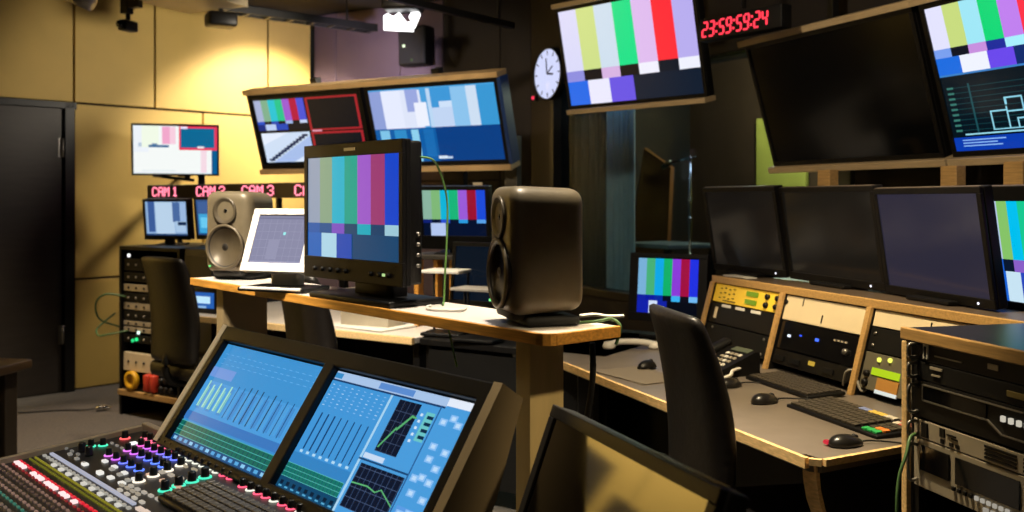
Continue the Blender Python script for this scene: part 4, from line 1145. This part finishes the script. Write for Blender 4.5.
# end gable with curved oak lip
m = MB(); a, b = Vector(poly[3] + (0,)) - off, Vector(poly[4] + (0,)) - off
d = (b - a).normalized(); n_ = Vector((d.y, -d.x, 0))
gl_ = (b - a).length
Mg = Matrix.Translation(a - n_ * .02) @ Matrix.Rotation(math.atan2(d.y, d.x), 4, 'Z') @ Matrix.Rotation(PI / 2, 4, 'X')
prof = [(.0, ZDK - .036), (.005, ZDK - .08), (.02, ZDK - .13), (.045, ZDK - .18), (.12, ZDK - .22), (.2, 0.0), (gl_, 0.0), (gl_, ZDK - .036)]
m.prism(prof, -.02, .0, BLK, Mg); m.build('end_panel', r)
m = MB(); lip = [(-.014, ZDK - .0), (-.01, ZDK - .06), (.0, ZDK - .11), (.025, ZDK - .17), (.04, ZDK - .185), (.045, ZDK - .18), (.02, ZDK - .13), (.005, ZDK - .08), (.0, ZDK - .036), (.0, ZDK)]
m.prism(lip, -.034, .012, OAKL, Mg); m.build('curved_lip', r)
m = MB(); m.prism(L_([(.5, 4.1), (1.13, 2.66), (1.17, 2.68), (.54, 4.12)]), 0, ZDK - .036, BLK2); m.build('modesty_panel', r)
m = MB(); q = gz(612, 420, .45); m.box((.30 - Bc.x, 3.9 - Bc.y, (ZDK - .036) / 2), (.06, .06, ZDK - .036), METAL, .004); m.build('leg', r)
# ledge and bays  (frame RB: x along ledge, y away)
MR = Matrix.Translation(RB.o - off) @ Matrix.Rotation(RB.yaw, 4, 'Z')
def rb(mb): mb.V = [tuple(MR @ Vector(v)) for v in mb.V]; return mb
LL = 1.72
m = MB(); m.box((LL / 2 - .02, .2, ZL - .012), (LL, .39, .024), mat('ledge_top', '4c4034', .45, var=.1), .003); rb(m).build('ledge', r)
m = MB(); m.box((LL / 2 - .02, -.0, ZL - .013), (LL + .01, .014, .03), WOODT, .003); rb(m).build('ledge_edge', r)
sl2 = -.08 / (ZL - .03 - ZDK); zb, zt2 = ZDK + .001, ZL - .025
for i, x in enumerate((-.01, .53, 1.042, 1.56)):
    m = MB(); pr = [(-.085, zb), (-.005, zt2), (.3, zt2), (.3, zb)]
    m.prism(pr, x - .011, x + .011, BLK, Matrix(((0, 0, 1, 0), (1, 0, 0, 0), (0, 1, 0, 0), (0, 0, 0, 1)))); rb(m).build('divider', r)
    m = MB(); pr = [(-.097, zb), (-.017, zt2), (-.005, zt2), (-.085, zb)]
    m.prism(pr, x - .0115, x + .0115, WOODT, Matrix(((0, 0, 1, 0), (1, 0, 0, 0), (0, 1, 0, 0), (0, 0, 0, 1)))); rb(m).build('divider_edge', r)
m = MB(); m.box((.78, .29, (zb + zt2) / 2), (1.55, .02, zt2 - zb), BLK2); rb(m).build('bay_back', r)
# posts carrying the hung televisions rise behind the ledge
for k, (u, Y, lab) in enumerate(((828, 4.12, 'oak post behind the desk monitors, under the switched-off television'), (953, 3.62, 'oak post behind the desk monitors, where two televisions meet'), (1018, 3.2, 'oak post at the frame edge under the waveform television'))):
    p = at(u, 178, Y)
    m = MB(); m.box((0, 0, .765), (.075, .05, 1.53), WOODT, .003); tag(m.build('wooden_post', None, (p.x, p.y, 0), (0, 0, math.radians(-66))), lab, 'post', 'oak posts behind the desk')
p = at(845, 178, 4.6)
r9 = thing('blue_panel', 'small pale blue panel on a stand behind the desk monitors', 'panel', (p.x, p.y, 0), math.radians(-66))
m = MB(); m.box((0, 0, 1.5), (.1, .03, .16), mat('pale_blue', '6f8498', .5), .004); m.build('board', r9)
m = MB(); m.cyl((0, 0, 0), (0, 0, 1.43), .012, METAL); m.build('post', r9)


def bay(x0, x1, zlo, zhi, name, label, cat, face, depth=.22, extra=None, group='rack units in the slanted bays'):
    """a rack unit whose face follows the slanted bay; zlo/zhi heights above the desk top"""
    a = math.atan(.08 / (zt2 - zb))
    zc = (zlo + zhi) / 2; yc = -.085 + (zc / (zt2 - zb)) * .08
    r = thing(name, label, cat, RB.pt((x0 + x1) / 2, yc + .008, ZDK + zc), RB.yaw, a, group)
    w, h = x1 - x0, (zhi - zlo) / math.cos(a) - .002
    m = MB(); m.box((0, .004, 0), (w, .008, h), face, .002); m.build('front_panel', r)
    m = MB(); m.box((0, depth / 2 + .009, 0), (w * .94, depth, h * .9), BLK2, .002); m.build('case', r)
    return r, w, h


HB = zt2 - zb
b0, b1, b2, b3 = .003, .517, .543, 1.029
# bay one
YELL = mat('yellow_fascia', 'f2cc40', .45, var=.06, scale=8)
r, w, h = bay(b0, b1, HB - .082, HB - .004, 'patch_panel', 'yellow rack panel with green displays and black knobs, below the ledge', 'rack unit', YELL)
for x in (.03, .03):
    pass
for j, z in enumerate((.017, -.017)):
    m = MB(); m.box((.045, -.002, z), (.085, .004, .02), em('8aa814', .75)); m.build('display', r)
    for x in (.16, .23):
        m = MB(); m.cyl((x, .0, z), (x, -.012, z), .012, BLK, .010); m.build('knob', r)
m = MB()
for i in range(4):
    for z in (-.02, 0, .02): m.box((-.2 + i * .035, -.002, z + .004 * (i % 2)), (.012, .003, .004), BLK)
m.box((-.12, -.002, -.03), (.1, .003, .003), BLK); m.build('marking_text', r)
r, w, h = bay(b0, b1, HB - .17, HB - .084, 'rack_recorder', 'black rack unit with three white label strips under the yellow panel', 'rack unit', BLK)
for x in (-.13, -.02, .1):
    m = MB(); m.box((x, -.002, .035), (.07, .003, .012), mat('paper')); m.build('label_strip', r)
m = MB(); m.box((-.2, -.004, .0), (.02, .006, .05), CREAM, .003); m.build('handle', r)
r, w, h = bay(b0, b1, HB - .262, HB - .172, 'blank_panel', 'plain black rack panel behind the telephone', 'rack unit', BLK2)
m = MB()
for i in range(4): m.cyl((-.2 + .4 * (i % 2), -.0, -.03 + .06 * (i // 2)), (-.2 + .4 * (i % 2), -.004, -.03 + .06 * (i // 2)), .006, ALU, n=8)
m.build('screw', r)
# bay two
r, w, h = bay(b2, b3, HB - .098, HB - .006, 'blank_panel', 'cream blank rack panel above the black unit with blue lights', 'rack unit', CREAM)
m = MB(); m.box((-.13, -.002, .03), (.003, .003, .03), BLK); m.box((.0, -.002, -.02), (.003, .003, .03), BLK); m.build('seam', r)
for s in (-1, 1):
    m = MB(); m.cyl((s * .235, .0, .02), (s * .235, -.006, .02), .008, BLK, n=10); m.build('screw', r)
r, w, h = bay(b2, b3, HB - .205, HB - .1, 'rack_player', 'glossy black rack unit with blue indicator lights', 'rack unit', GLOSS)
for x, z, c, s in ((-.17, .0, 'e8f0ff', .008), (-.1, .01, '3858ff', .005), (-.0, .008, '4870ff', .009)):
    m = MB(); m.box((x, -.002, z), (s * 2, .004, s * 1.2), em(c, 1.4), .001); m.build('indicator_light', r)
m = MB(); m.cyl((.17, 0, -.01), (.17, -.012, -.01), .012, ALU, .01); m.build('knob', r)
m = MB()
for i in range(4): m.box((.1 + i * .02, -.002, .022), (.012, .003, .006), SILVER)
m.build('marking_text', r)
r, w, h = bay(b2, b3, HB - .262, HB - .207, 'rack_tuner', 'black rack unit with an amber label, lowest in the middle bay', 'rack unit', BLK)
m = MB(); m.box((-.0, -.002, .006), (.035, .003, .016), em('d8b040', .8)); m.build('amber_label', r)  # label given a glow of its own
for x in (-.2, -.1, .1):
    m = MB(); m.box((x, -.003, -.005), (.06, .006, .02), BLK2, .002); m.build('button', r)
# bay three
b4, b5 = 1.055, 1.545
r, w, h = bay(b4, b5, HB - .06, HB - .004, 'blank_panel', 'cream blank rack panel nearest the tall rack', 'rack unit', CREAM)
m = MB(); m.box((.02, -.002, .0), (.003, .003, .03), BLK); m.build('seam', r)
r, w, h = bay(b4, b5, HB - .14, HB - .062, 'blank_panel', 'plain black rack panel under the cream panel by the tall rack', 'rack unit', BLK2)
m = MB()
for i in range(2): m.cyl((-.22, -.0, -.02 + .04 * i), (-.22, -.004, -.02 + .04 * i), .005, ALU, n=8)
m.build('screw', r)
r, w, h = bay(b4, b5, HB - .262, HB - .142, 'intercom_station', 'grey intercom rack unit with a glowing lime display', 'rack unit', mat('intercom_face', '5a5648', .5, var=.1))
m = MB(); m.box((-.13, -.002, .002), (.13, .004, .024), em('b8d820', .95)); m.build('display', r)
for x, z in ((-.17, .042), (-.12, .048)):
    m = MB(); m.lathe([(0, 0), (.008, 0), (.007, .006), (0, .008)], em('f0f060', 1.4), Matrix.Translation((x, -.002, z)) @ Rx); m.build('indicator_light', r)
m = MB(); m.box((-.11, -.002, -.04), (.1, .004, .05), mat('tan_note', 'a87838', .6)); m.box((-.11, -.003, -.06), (.1, .004, .012), em('e8f0e8', .9)); m.build('note_card', r)  # pale strip on the card glows by itself
for z in (-.01, -.04):
    m = MB(); m.cyl((-.215, 0, z), (-.215, -.012, z), .012, BLK, .010); m.build('knob', r)
m = MB()
for i in range(10): m.box((.0 + i * .018, -.002, -.03), (.011, .004, .009), SILVER)
m.build('button_row', r)


# --- monitors on the ledge
def ledge_mon(label, TLu, TLv, TRu, w, h, Y, yaw, tilt, items, light_=True, lip=True, top=.02, side=.02):
    """TL pixel with its distance fixes the top left corner"""
    yw, tl_ = math.radians(yaw), math.radians(tilt)
    ex = Vector((math.cos(yw), math.sin(yw), 0)); n = Vector((-math.sin(yw), math.cos(yw), 0)); ez = n * math.sin(tl_) + Vector((0, 0, math.cos(tl_)))
    c = at(TLu, TLv, Y) + ex * w / 2 - ez * h / 2
    r = thing('desk_monitor', label, 'monitor', c, yw, tl_, 'flat monitors along the wooden ledge')
    m = MB(); bezel(m, w, h, .045, side, BLK, .006, top, .03); m.build('housing', r)
    picture(w - 2 * side, h - .03 - top, .004, items).build('screen', r).location = (0, 0, .015 - top / 2)
    if lip:
        m = MB(); m.box((0, .012, h / 2 + .0012), (w * .96, .018, .002), mat('top_lip', '5a5048', .4), .0005); m.build('top_lip', r)
    if light_:
        m = MB(); m.lathe([(0, 0), (.004, 0), (.004, .003), (0, .004)], em('f0f0ff', 1.6), Matrix.Translation((w * .37, .0, -h / 2 + .014)) @ Rx); m.build('power_light', r)
    zb_ = ZL - c.z
    m = MB(); m.box((0, .06, -.06), (.12, .03, .12), BLK, .004); m.build('mount', r)
    Mi = (Matrix.Translation(c) @ Matrix.Rotation(yw, 4, 'Z') @ Matrix.Rotation(-tl_, 4, 'X')).inverted() @ (Matrix.Translation(c) @ Matrix.Rotation(yw, 4, 'Z'))
    m = MB(); m.box((0, .09, (zb_ - .02) / 2), (.06, .03, -zb_ - .03), BLK, .004); m.box((0, .075, zb_ + .009), (.22, .17, .014), BLK, .004)
    o = m.build('stand', r); o.data.transform(Mi)
    return r


OFF1 = [(0, 0, 1, 1, '1c1814', 1.0)]
ledge_mon('switched-off flat monitor at the far end of the wooden ledge', 702, 188, 777, .51, .385, 4.40, -66.3, -10, [(0, 0, 1, 1, '14110e')])  # switched-off screen, its brown tone put in as a faint glow
ledge_mon('switched-off dark monitor, second along the wooden ledge', 778, 188, 872, .61, .38, 3.94, -74, -8.7, [(0, 0, 1, 1, '16130f')])  # faint brown glow put into this dark screen too
ledge_mon('flat monitor with a dim violet-grey glow beside the colour bar monitor', 872, 189, 980, .557, .372, 3.36, -78.5, -8.7, [(0, 0, 1, 1, '2a2838')])
g4 = bars(['b9cbe8', '86c468', '00c0f0', '18c890', '9a60d8', 'c02050', '2040d8'], ['1a62d8', '0a1830', '8a60c8', '0a1830', '10b0d8', '0a1830', 'b0c8e0'], [(0, .16, '1a66d8'), (.16, .36, 'c8e4f4'), (.36, .52, '2848c0')], '0a1c50', (.3, .42), 0, 0, .58, 1)
g4.insert(0, (0, 0, 1, 1, '101828'))
ledge_mon('flat monitor with saturated colour bars at the near end of the ledge', 980, 187, 1040, .56, .385, 2.97, -78.5, -8.7, g4, False, True, .045, .012)
# --- colour bar monitor at the far end of the desk
cH = at(667, 288, 4.42)
r = thing('desk_monitor', 'black desk monitor with vivid colour bars behind the office chair', 'monitor', cH, math.radians(-32), math.radians(6))
w, h = .385, .32
m = MB(); bezel(m, w, h, .05, .043, BLK, .006, .02, .04); m.build('housing', r)
picture(w - .085, h - .06, .004, bars(['78b0d8', '48b078', '10a8e8', '10b068', '8a3ad8', 'a00c40', '2030e0'], ['1020a0', '0818a0', '0828a0', '040a20', '38b0f0', '0a0a18', '70b8f0'], [(0, .2, '1020a8'), (.2, .34, 'd0e0f8'), (.34, .5, '1020a0')], '040814', (.24, .34))).build('screen', r).location = (0, 0, .006)
zz = ZDK - cH.z
m = MB(); m.box((0, .05, zz / 2 - .05), (.07, .03, -zz - .12), BLK, .004); m.box((0, .04, zz + .014), (.22, .18, .016), BLK, .004); m.build('stand', r)
m = MB(); m.box((0, -.08, zz + .012), (.42, .12, .016), mat('tray_grey'), .003); m.build('stand_tray', r) if False else None

# --- desk clutter
def mouse(label, u, v, yaw, red=False):
    p = gz(u, v, ZDK)
    r = thing('computer_mouse', label, 'mouse', (p.x, p.y, ZDK + .001), yaw, 0, 'black computer mice on the control desk')
    bm = bmesh.new(); bmesh.ops.create_uvsphere(bm, u_segments=18, v_segments=12, radius=1)
    for v_ in bm.verts:
        x, y, z = v_.co; v_.co = (x * .030 * (1 - .12 * y), y * .052, max(z, -.05) * .027 * (1 - .25 * y))
    m = MB(); m.addbm(bm, mat('mouse_black', '1a1816', .3), True); o = m.build('body', r); o.location = (0, 0, .004)
    m = MB(); m.cyl((-.005, .027, .021), (.005, .027, .021), .008, RUB, n=14); m.build('scroll_wheel', r)
    m = MB(); m.tube([(0, .055, .008), (.0, .09, .006), (.03, .14, .004), (.08, .17, .004)], .0025, RUB); m.build('cord', r)
    if red:
        m = MB(); m.box((-.018, -.046, .009), (.018, .018, .012), em('d83040', .9), .005); m.build('red_light', r)
    return r


mouse('black computer mouse before the phone, furthest along the desk', 730, 387, -1.0)
mouse('black computer mouse beside the front keyboard on the grey desk', 765, 403, -1.1)
mouse('black computer mouse with a red glow at the desk corner', 846, 446, -1.25, True)
pa, pb_ = gz(787, 407, ZDK), gz(872, 438, ZDK)
yk = math.atan2(pb_.y - pa.y, pb_.x - pa.x); exk = Vector((math.cos(yk), math.sin(yk), 0)); nk = Vector((-math.sin(yk), math.cos(yk), 0))
BLUEK, YK, WK, RK_, GK, OK = (mat('key_' + n, c, .5) for n, c in (('blue', '7a88b8'), ('yellow', 'd8b858'), ('white', 'c8c0b0'), ('rose', 'b86858'), ('green', '2aa858'), ('orange', 'd88038')))
cmap = {5: [None] * 7 + [BLUEK] * 2 + [YK] * 3 + [WK] * 3 + [RK_] * 3, 4: [None] * 15 + [WK, RK_, RK_], 1: [None] * 16 + [OK, OK], 0: [None] * 15 + [GK] * 3}
c = pa + exk * .21 + nk * .085
keyboard('edit_keyboard', 'black editing keyboard with coloured keys on the control desk', (c.x, c.y, ZDK + .001), (.06, 0, yk), .43, .17, 6, 18, cmap)
pa2 = gz(744, 379, ZDK); c = pa2 + exk * .19 + nk * .08
keyboard('computer_keyboard', 'black keyboard behind the mouse under the middle bay', (c.x, c.y, ZDK + .001), (.05, 0, yk), .38, .15, 6, 16, None, mat('key_brown', '3a342c', .5))
# telephone
p = gz(722, 372, ZDK)
r = thing('desk_telephone', 'black desk telephone with buttons below the yellow rack panel', 'telephone', (p.x, p.y, ZDK + .001), math.radians(-66))
m = MB(); m.prism([(-.09, .0), (.09, 0), (.09, .08), (.07, .085), (-.09, .025)], -.11, .11, BLK, Matrix(((0, 0, 1, 0), (1, 0, 0, 0), (0, 1, 0, 0), (0, 0, 0, 1)))); m.build('body', r)
m = MB(); m.box((-.075, 0, .07), (.05, .19, .03), BLK2, .012, Matrix.Rotation(.35, 4, 'X')); m.build('handset', r)
m = MB()
for i in range(4):
    for j in range(4): m.box((.0 + i * .024, -.05 + j * .026, .042 + j * .0093), (.015, .014, .006), SILVER if (i + j) % 3 else WHITEP, .001, Matrix.Rotation(.34, 4, 'X'))
m.build('buttons', r)
m = MB(); m.box((.04, .062, .084), (.1, .03, .004), mat('phone_lcd', '505848', .3), .001, Matrix.Rotation(.34, 4, 'X')); m.build('display', r)
# white handset lying on the desk
p = gz(632, 349, ZDK)
r = thing('white_handset', 'white telephone handset lying on the far end of the grey desk', 'handset', (p.x, p.y, ZDK + .001), math.radians(2))
m = MB(); m.tube([(-.1, 0, .02), (-.05, 0, .03), (.03, 0, .03), (.1, 0, .02)], .014, WHITEP, 12); m.build('grip', r)
for s in (-1, 1):
    m = MB(); m.lathe([(0, 0), (.026, 0), (.03, .012), (.022, .03), (0, .034)], WHITEP, Matrix.Translation((s * .1, 0, .0)), 18); m.build('cup', r)
p = gz(640, 376, ZDK); paper('desk_pad', 'grey writing pad on the desk beside the office chair', (p.x, p.y, ZDK + .0005), math.radians(-60), .3, .2, 2, mat('pad_grey', '6f665a', .7), 'pad')
p = gz(647, 369, ZDK)
r = thing('computer_mouse', 'small dark mouse lying on the writing pad behind the chair', 'mouse', (p.x, p.y, ZDK + .005), -.8)
bm = bmesh.new(); bmesh.ops.create_uvsphere(bm, u_segments=16, v_segments=10, radius=1)
for v_ in bm.verts: x, y, z = v_.co; v_.co = (x * .028, y * .05, max(z, 0) * .03)
m = MB(); m.addbm(bm, BLK, True); m.build('body', r)
m = MB(); m.cyl((-.005, .025, .025), (.005, .025, .025), .006, RUB, n=12); m.build('scroll_wheel', r)
m = MB(); p = gz(716, 381, ZDK); m.tube([p + Vector((-.05, .04, .004)), p + Vector((0, 0, .004)), p + Vector((.05, -.0, .02)), p + Vector((.07, .04, .03)), p + Vector((.12, .1, .03))], .006, WHITEP)
tag(m.build('white_cable'), 'white cable looping on the desk before the telephone', 'cable')
m = MB(); p = gz(848, 388, ZDK + .02); m.tube([p + Vector((0, .05, .0)), p + Vector((.0, .02, .05)), p + Vector((.02, .0, .055)), p + Vector((.03, -.03, 0)), p + Vector((.05, -.03, .0))], .004, mat('grey_cable', '8a867c', .5))
tag(m.build('grey_cable'), 'grey cable loop standing behind the editing keyboard', 'cable')
p = RB.pt(.1, .06, ZL); paper('paper_note', 'folded pale note on the ledge before the far monitor', (p.x, p.y, ZL + .0005), RB.yaw, .17, .06, 3, WHITEP, 'note')

# ================================================================== TALL RACK AT THE EDGE
KR = Fr(at(907, 328, 2.3).x, 2.3, -76); ZK = HC - .31
r = thing('tall_rack', 'oak-edged equipment rack with a dark top beside the control desk', 'rack', KR.pt(0, 0), KR.yaw)
KW, KD = .53, .55
m = MB(); m.box((KW / 2, KD / 2 + .005, ZK - .011), (KW + .02, KD, .022), mat('rack_top', '22222a', .3, var=.1, scale=20), .002); m.build('top_panel', r)
m = MB(); m.box((KW / 2, -.002, ZK - .013), (KW + .03, .014, .03), WOODT, .003); m.box((.0, -.002, (ZK - .03) / 2), (.02, .014, ZK - .03), OAKL, .003); m.box((KW, -.002, (ZK - .03) / 2), (.02, .014, ZK - .03), OAKL, .003); m.build('wood_edge', r)
for x in (.0, KW):
    m = MB(); m.box((x, KD / 2 + .008, (ZK - .024) / 2), (.018, KD - .02, ZK - .024), BLK, .002); m.build('side_panel', r)
m = MB(); m.box((KW / 2, KD - .02, ZK / 2), (KW - .02, .012, ZK - .05), BLK2); m.build('back_panel', r)
m = MB(); m.box((.022, .018, ZK / 2), (.022, .02, ZK - .06), METAL); m.box((KW - .022, .018, ZK / 2), (.022, .02, ZK - .06), METAL); m.build('rack_rail', r)
m = MB(); m.box((KW / 2, .25, .05), (KW - .02, .48, .06), BLK2); m.build('plinth', r)
GR = 'rack units in the tall rack'


def unit(z1, z0, name, label, face, depth=.4):
    r = thing(name, label, 'rack unit', KR.pt(KW / 2, .008, ZK - (z0 + z1) / 2), KR.yaw, 0, GR)
    hgt = z0 - z1 - .002
    m = MB(); m.box((0, -.003, 0), (.482, .008, hgt), face, .0015); m.build('front_panel', r)
    m = MB(); m.box((0, .2, 0), (.44, .38, hgt * .92), BLK2, .002); m.build('case', r)
    for s in (-1, 1):
        m = MB(); m.tube([(s * .228, -.006, -hgt * .35), (s * .228, -.03, -hgt * .33), (s * .228, -.03, hgt * .33), (s * .228, -.006, hgt * .35)], .004, ALU, 8, 4) if hgt > .04 else m.cyl((s * .23, -.004, 0), (s * .23, -.01, 0), .005, ALU); m.build('handle', r)
    return r, hgt


k0 = .026
r, hg = unit(k0, k0 + .044, 'rack_router', 'black rack unit with a white tag, topmost in the tall rack', BLK)
m = MB(); m.box((-.195, -.009, .002), (.016, .004, .034), mat('paper')); m.box((-.195, -.0112, .002), (.008, .002, .024), BLK); m.build('tag', r)
m = MB(); m.box((-.12, -.008, -.004), (.09, .004, .003), SILVER); m.box((.02, -.008, .002), (.03, .004, .012), SILVER); m.build('marking_text', r)
r, hg = unit(k0 + .045, k0 + .09, 'rack_amplifier', 'black rack unit with a khaki label strip, second from the rack top', BLK2)
m = MB(); m.box((-.16, -.008, .012), (.04, .004, .006), SILVER); m.box((-.16, -.008, -.004), (.03, .004, .004), SILVER); m.build('marking_text', r)
m = MB(); m.box((.12, -.008, .0), (.12, .004, .012), mat('khaki_label', '6e6030', .6)); m.build('label_strip', r)
r, hg = unit(k0 + .091, k0 + .18, 'rack_receiver', 'black rack unit with an outlined window and four white square buttons', BLK)
m = MB()
m.box((-.05, -.009, .036), (.31, .005, .003), ALU); m.box((-.205, -.009, .018), (.003, .005, .037), ALU); m.box((-.1, -.009, -.001), (.21, .005, .003), ALU); m.box((.025, -.009, -.012), (.05, .005, .003), ALU, 0, Matrix.Rotation(.5, 4, 'Y')); m.box((.14, -.009, -.023), (.19, .005, .003), ALU); m.build('trim_line', r)
m = MB(); m.box((-.1, -.008, .017), (.2, .003, .03), GLOSS); m.build('display', r)
for i in range(4):
    m = MB(); m.box((.05 + i * .022, -.010, .012), (.010, .008, .013), em('e8e0cc', .7), .002); m.build('button', r)
r, hg = unit(k0 + .184, k0 + .228, 'rack_converter', 'silver rack unit with vent slots above the silver tape deck', SILVER)
m = MB(); m.box((-.2, -.009, .0), (.02, .004, .034), BLK); m.build('power_switch', r)
m = MB()
for i, (x, z, a, b) in enumerate(((-.14, .008, .016, .02), (-.11, .008, .03, .004), (-.1, .002, .02, .004), (-.14, -.012, .01, .01), (-.11, -.012, .012, .008), (-.09, -.012, .012, .008))): m.box((x, -.008, z), (a, .003, b), BLK)
m.build('marking_text', r)
for x0 in (.0, .11):
    m = MB()
    for i in range(4): m.box((x0 + .04, -.008, .012 - i * .008), (.09, .004, .005), BLK)
    m.build('vent_slot', r)
r, hg = unit(k0 + .229, k0 + .345, 'tape_deck', 'silver broadcast tape deck with dark windows, lowest in the tall rack', SILVER)
for x, w_ in ((-.165, .1), (.0, .19)):
    m = MB(); m.box((x, -.009, .015), (w_, .004, .06), GLOSS, .001); m.build('window', r)
for i in range(10):
    m = MB(); m.box((-.1 + i * .018, -.010, -.027), (.010, .006, .010), em('d8d0c0', .5) if i > 3 else BLK, .002); m.build('button', r)
for i in range(6):
    m = MB(); m.box((-.0 + i * .022, -.010, -.045), (.014, .006, .012), em('c8c0b0', .5), .002); m.build('button', r)
for i in range(3):
    for j in range(4):
        m = MB(); m.box((.12 + j * .016, -.010, .035 - i * .02), (.009, .006, .009), em('d0c8b8', .5), .002); m.build('button', r)
m = MB(); m.cyl((.2, -.006, -.03), (.2, -.025, -.03), .032, BLK, .03, 28); m.build('jog_dial', r)
m = MB(); m.tube([at(915, 434, 2.24), at(910, 438, 2.22), at(906, 455, 2.2), at(899, 478, 2.19), at(897, 512, 2.18), at(898, 600, 2.18), at(902, 760, 2.2)], .004, mat('green_cable'))
tag(m.build('green_cable'), 'green cable hanging down the side of the tall rack', 'cable')

# ================================================================== LIGHT
xw = wx(LW, 272); Lp = LW.pt(xw, -.95, 2.72)
light('wall_wash', 'SPOT', Lp, 210, 'fff0dc', aim=LW.pt(xw - .1, -.05, 1.75), size=.12, ang=100, blend=.4)
light('wall_fill', 'SPOT', LW.pt(1.3, -2.6, 2.4), 150, 'fff2dc', aim=LW.pt(.75, 0, 1.95), size=.15, ang=60, blend=.5)
light('console_spot', 'SPOT', (-.9, 1.7, 2.95), 100, 'fff0d8', aim=(-.95, 2.7, .9), size=.06, ang=58, blend=.6)
light('shelf_spot', 'SPOT', (.0, 2.45, 2.95), 300, 'fff0d8', aim=(.02, 2.4, .9), size=.06, ang=50, blend=.6)
light('left_shelf_spot', 'SPOT', (-1.35, 2.5, 2.95), 640, 'fff0d8', aim=(-1.05, 3.55, 1.1), size=.06, ang=50, blend=.6)
light('leg_fill', 'SPOT', (1.6, 1.3, 2.95), 190, 'ffe6b8', aim=(.02, 2.2, .42), size=.06, ang=23, blend=.6)  # added fill for the shelf leg's right face, no such fitting
light('desk_spot', 'SPOT', (.45, 2.5, 2.95), 400, 'ffe6b8', aim=(.85, 2.95, .75), size=.06, ang=62, blend=.6)
light('far_desk_spot', 'SPOT', (-.9, 4.3, 2.95), 220, 'ffedcc', aim=(-.9, 4.8, .75), size=.08, ang=75, blend=.6)
light('rail_fill', 'SPOT', (-1.6, 2.2, 2.9), 420, 'ffe8c8', aim=(-.9, 6.2, 1.95), size=.1, ang=32, blend=.5)  # unseen frontal fill added to brighten the rails of the hung pair
light('strip_fill', 'SPOT', (-.7, 1.0, 2.95), 330, 'ffe8c8', aim=(1.3, 4.4, 2.0), size=.1, ang=50, blend=.6)  # unseen frontal fill added to brighten the television strips
light('reflection_fill', 'SPOT', LW.pt(-2.4, -1.3, 2.95), 750, 'fff0d0', aim=LW.pt(-2.4, 0, 1.45), size=.1, ang=85, blend=.6)  # added to brighten the unseen wall mirrored in the tilted monitor
light('floor_spot', 'SPOT', (-2.5, 5.4, 2.95), 330, 'ffe8d0', aim=(-2.7, 5.83, 0), size=.05, ang=30, blend=.6)
light('room_glow', 'AREA', (-.3, .4, 3.0), 4, 'ffe8c8', aim=(.2, 2.6, .8), size=2.0)  # soft overhead fill, added without a fitting
light('mauve_light', 'SPOT', at(384, 62, 6.9), 90, 'ece0f4', aim=BW.pt(.35, 0, 2.3), size=.05, ang=95, blend=.7)
light('studio_light', 'POINT', RW.pt(studio_hit(777, 2.3)[1] + .1, 2.2, 2.6), 90, 'f4f0c8', size=.1)  # unseen light added to brighten the lime panel
light('studio_fill', 'POINT', RW.pt(1.4, 1.2, 2.7), 14, 'cfe6ff', size=.1)  # unseen fill added so the studio shows through the glass
light('curtain_lamp', 'POINT', RW.pt(studio_hit(612, .16)[1], .17, 2.6), 5, 'b8e0ff', size=.03)  # unseen fill added to brighten the front of the curtain

w_ = bpy.data.worlds.new('World'); sc.world = w_; w_.use_nodes = True
w_.node_tree.nodes['Background'].inputs[0].default_value = (.02, .018, .015, 1); w_.node_tree.nodes['Background'].inputs[1].default_value = .5

# ================================================================== CAMERA
cam = bpy.data.cameras.new('camera'); co = bpy.data.objects.new('camera', cam); C.objects.link(co)
co.location = (0, 0, HC); co.rotation_euler = (PI / 2, 0, 0)
cam.sensor_width = 36; cam.lens = 36 * F / 1024; cam.shift_y = -(256 - H) / 1024; cam.clip_start = .05
cam.dof.use_dof = True; cam.dof.focus_distance = 2.4; cam.dof.aperture_fstop = 4.0
sc.camera = co
vs = sc.view_settings; vs.view_transform = 'Standard'; vs.look = 'None'; vs.gamma = 1; vs.exposure = 0; vs.use_curve_mapping = False
sc.cycles.max_bounces = 6; sc.cycles.sample_clamp_indirect = 4; sc.cycles.caustics_reflective = False; sc.cycles.caustics_refractive = False
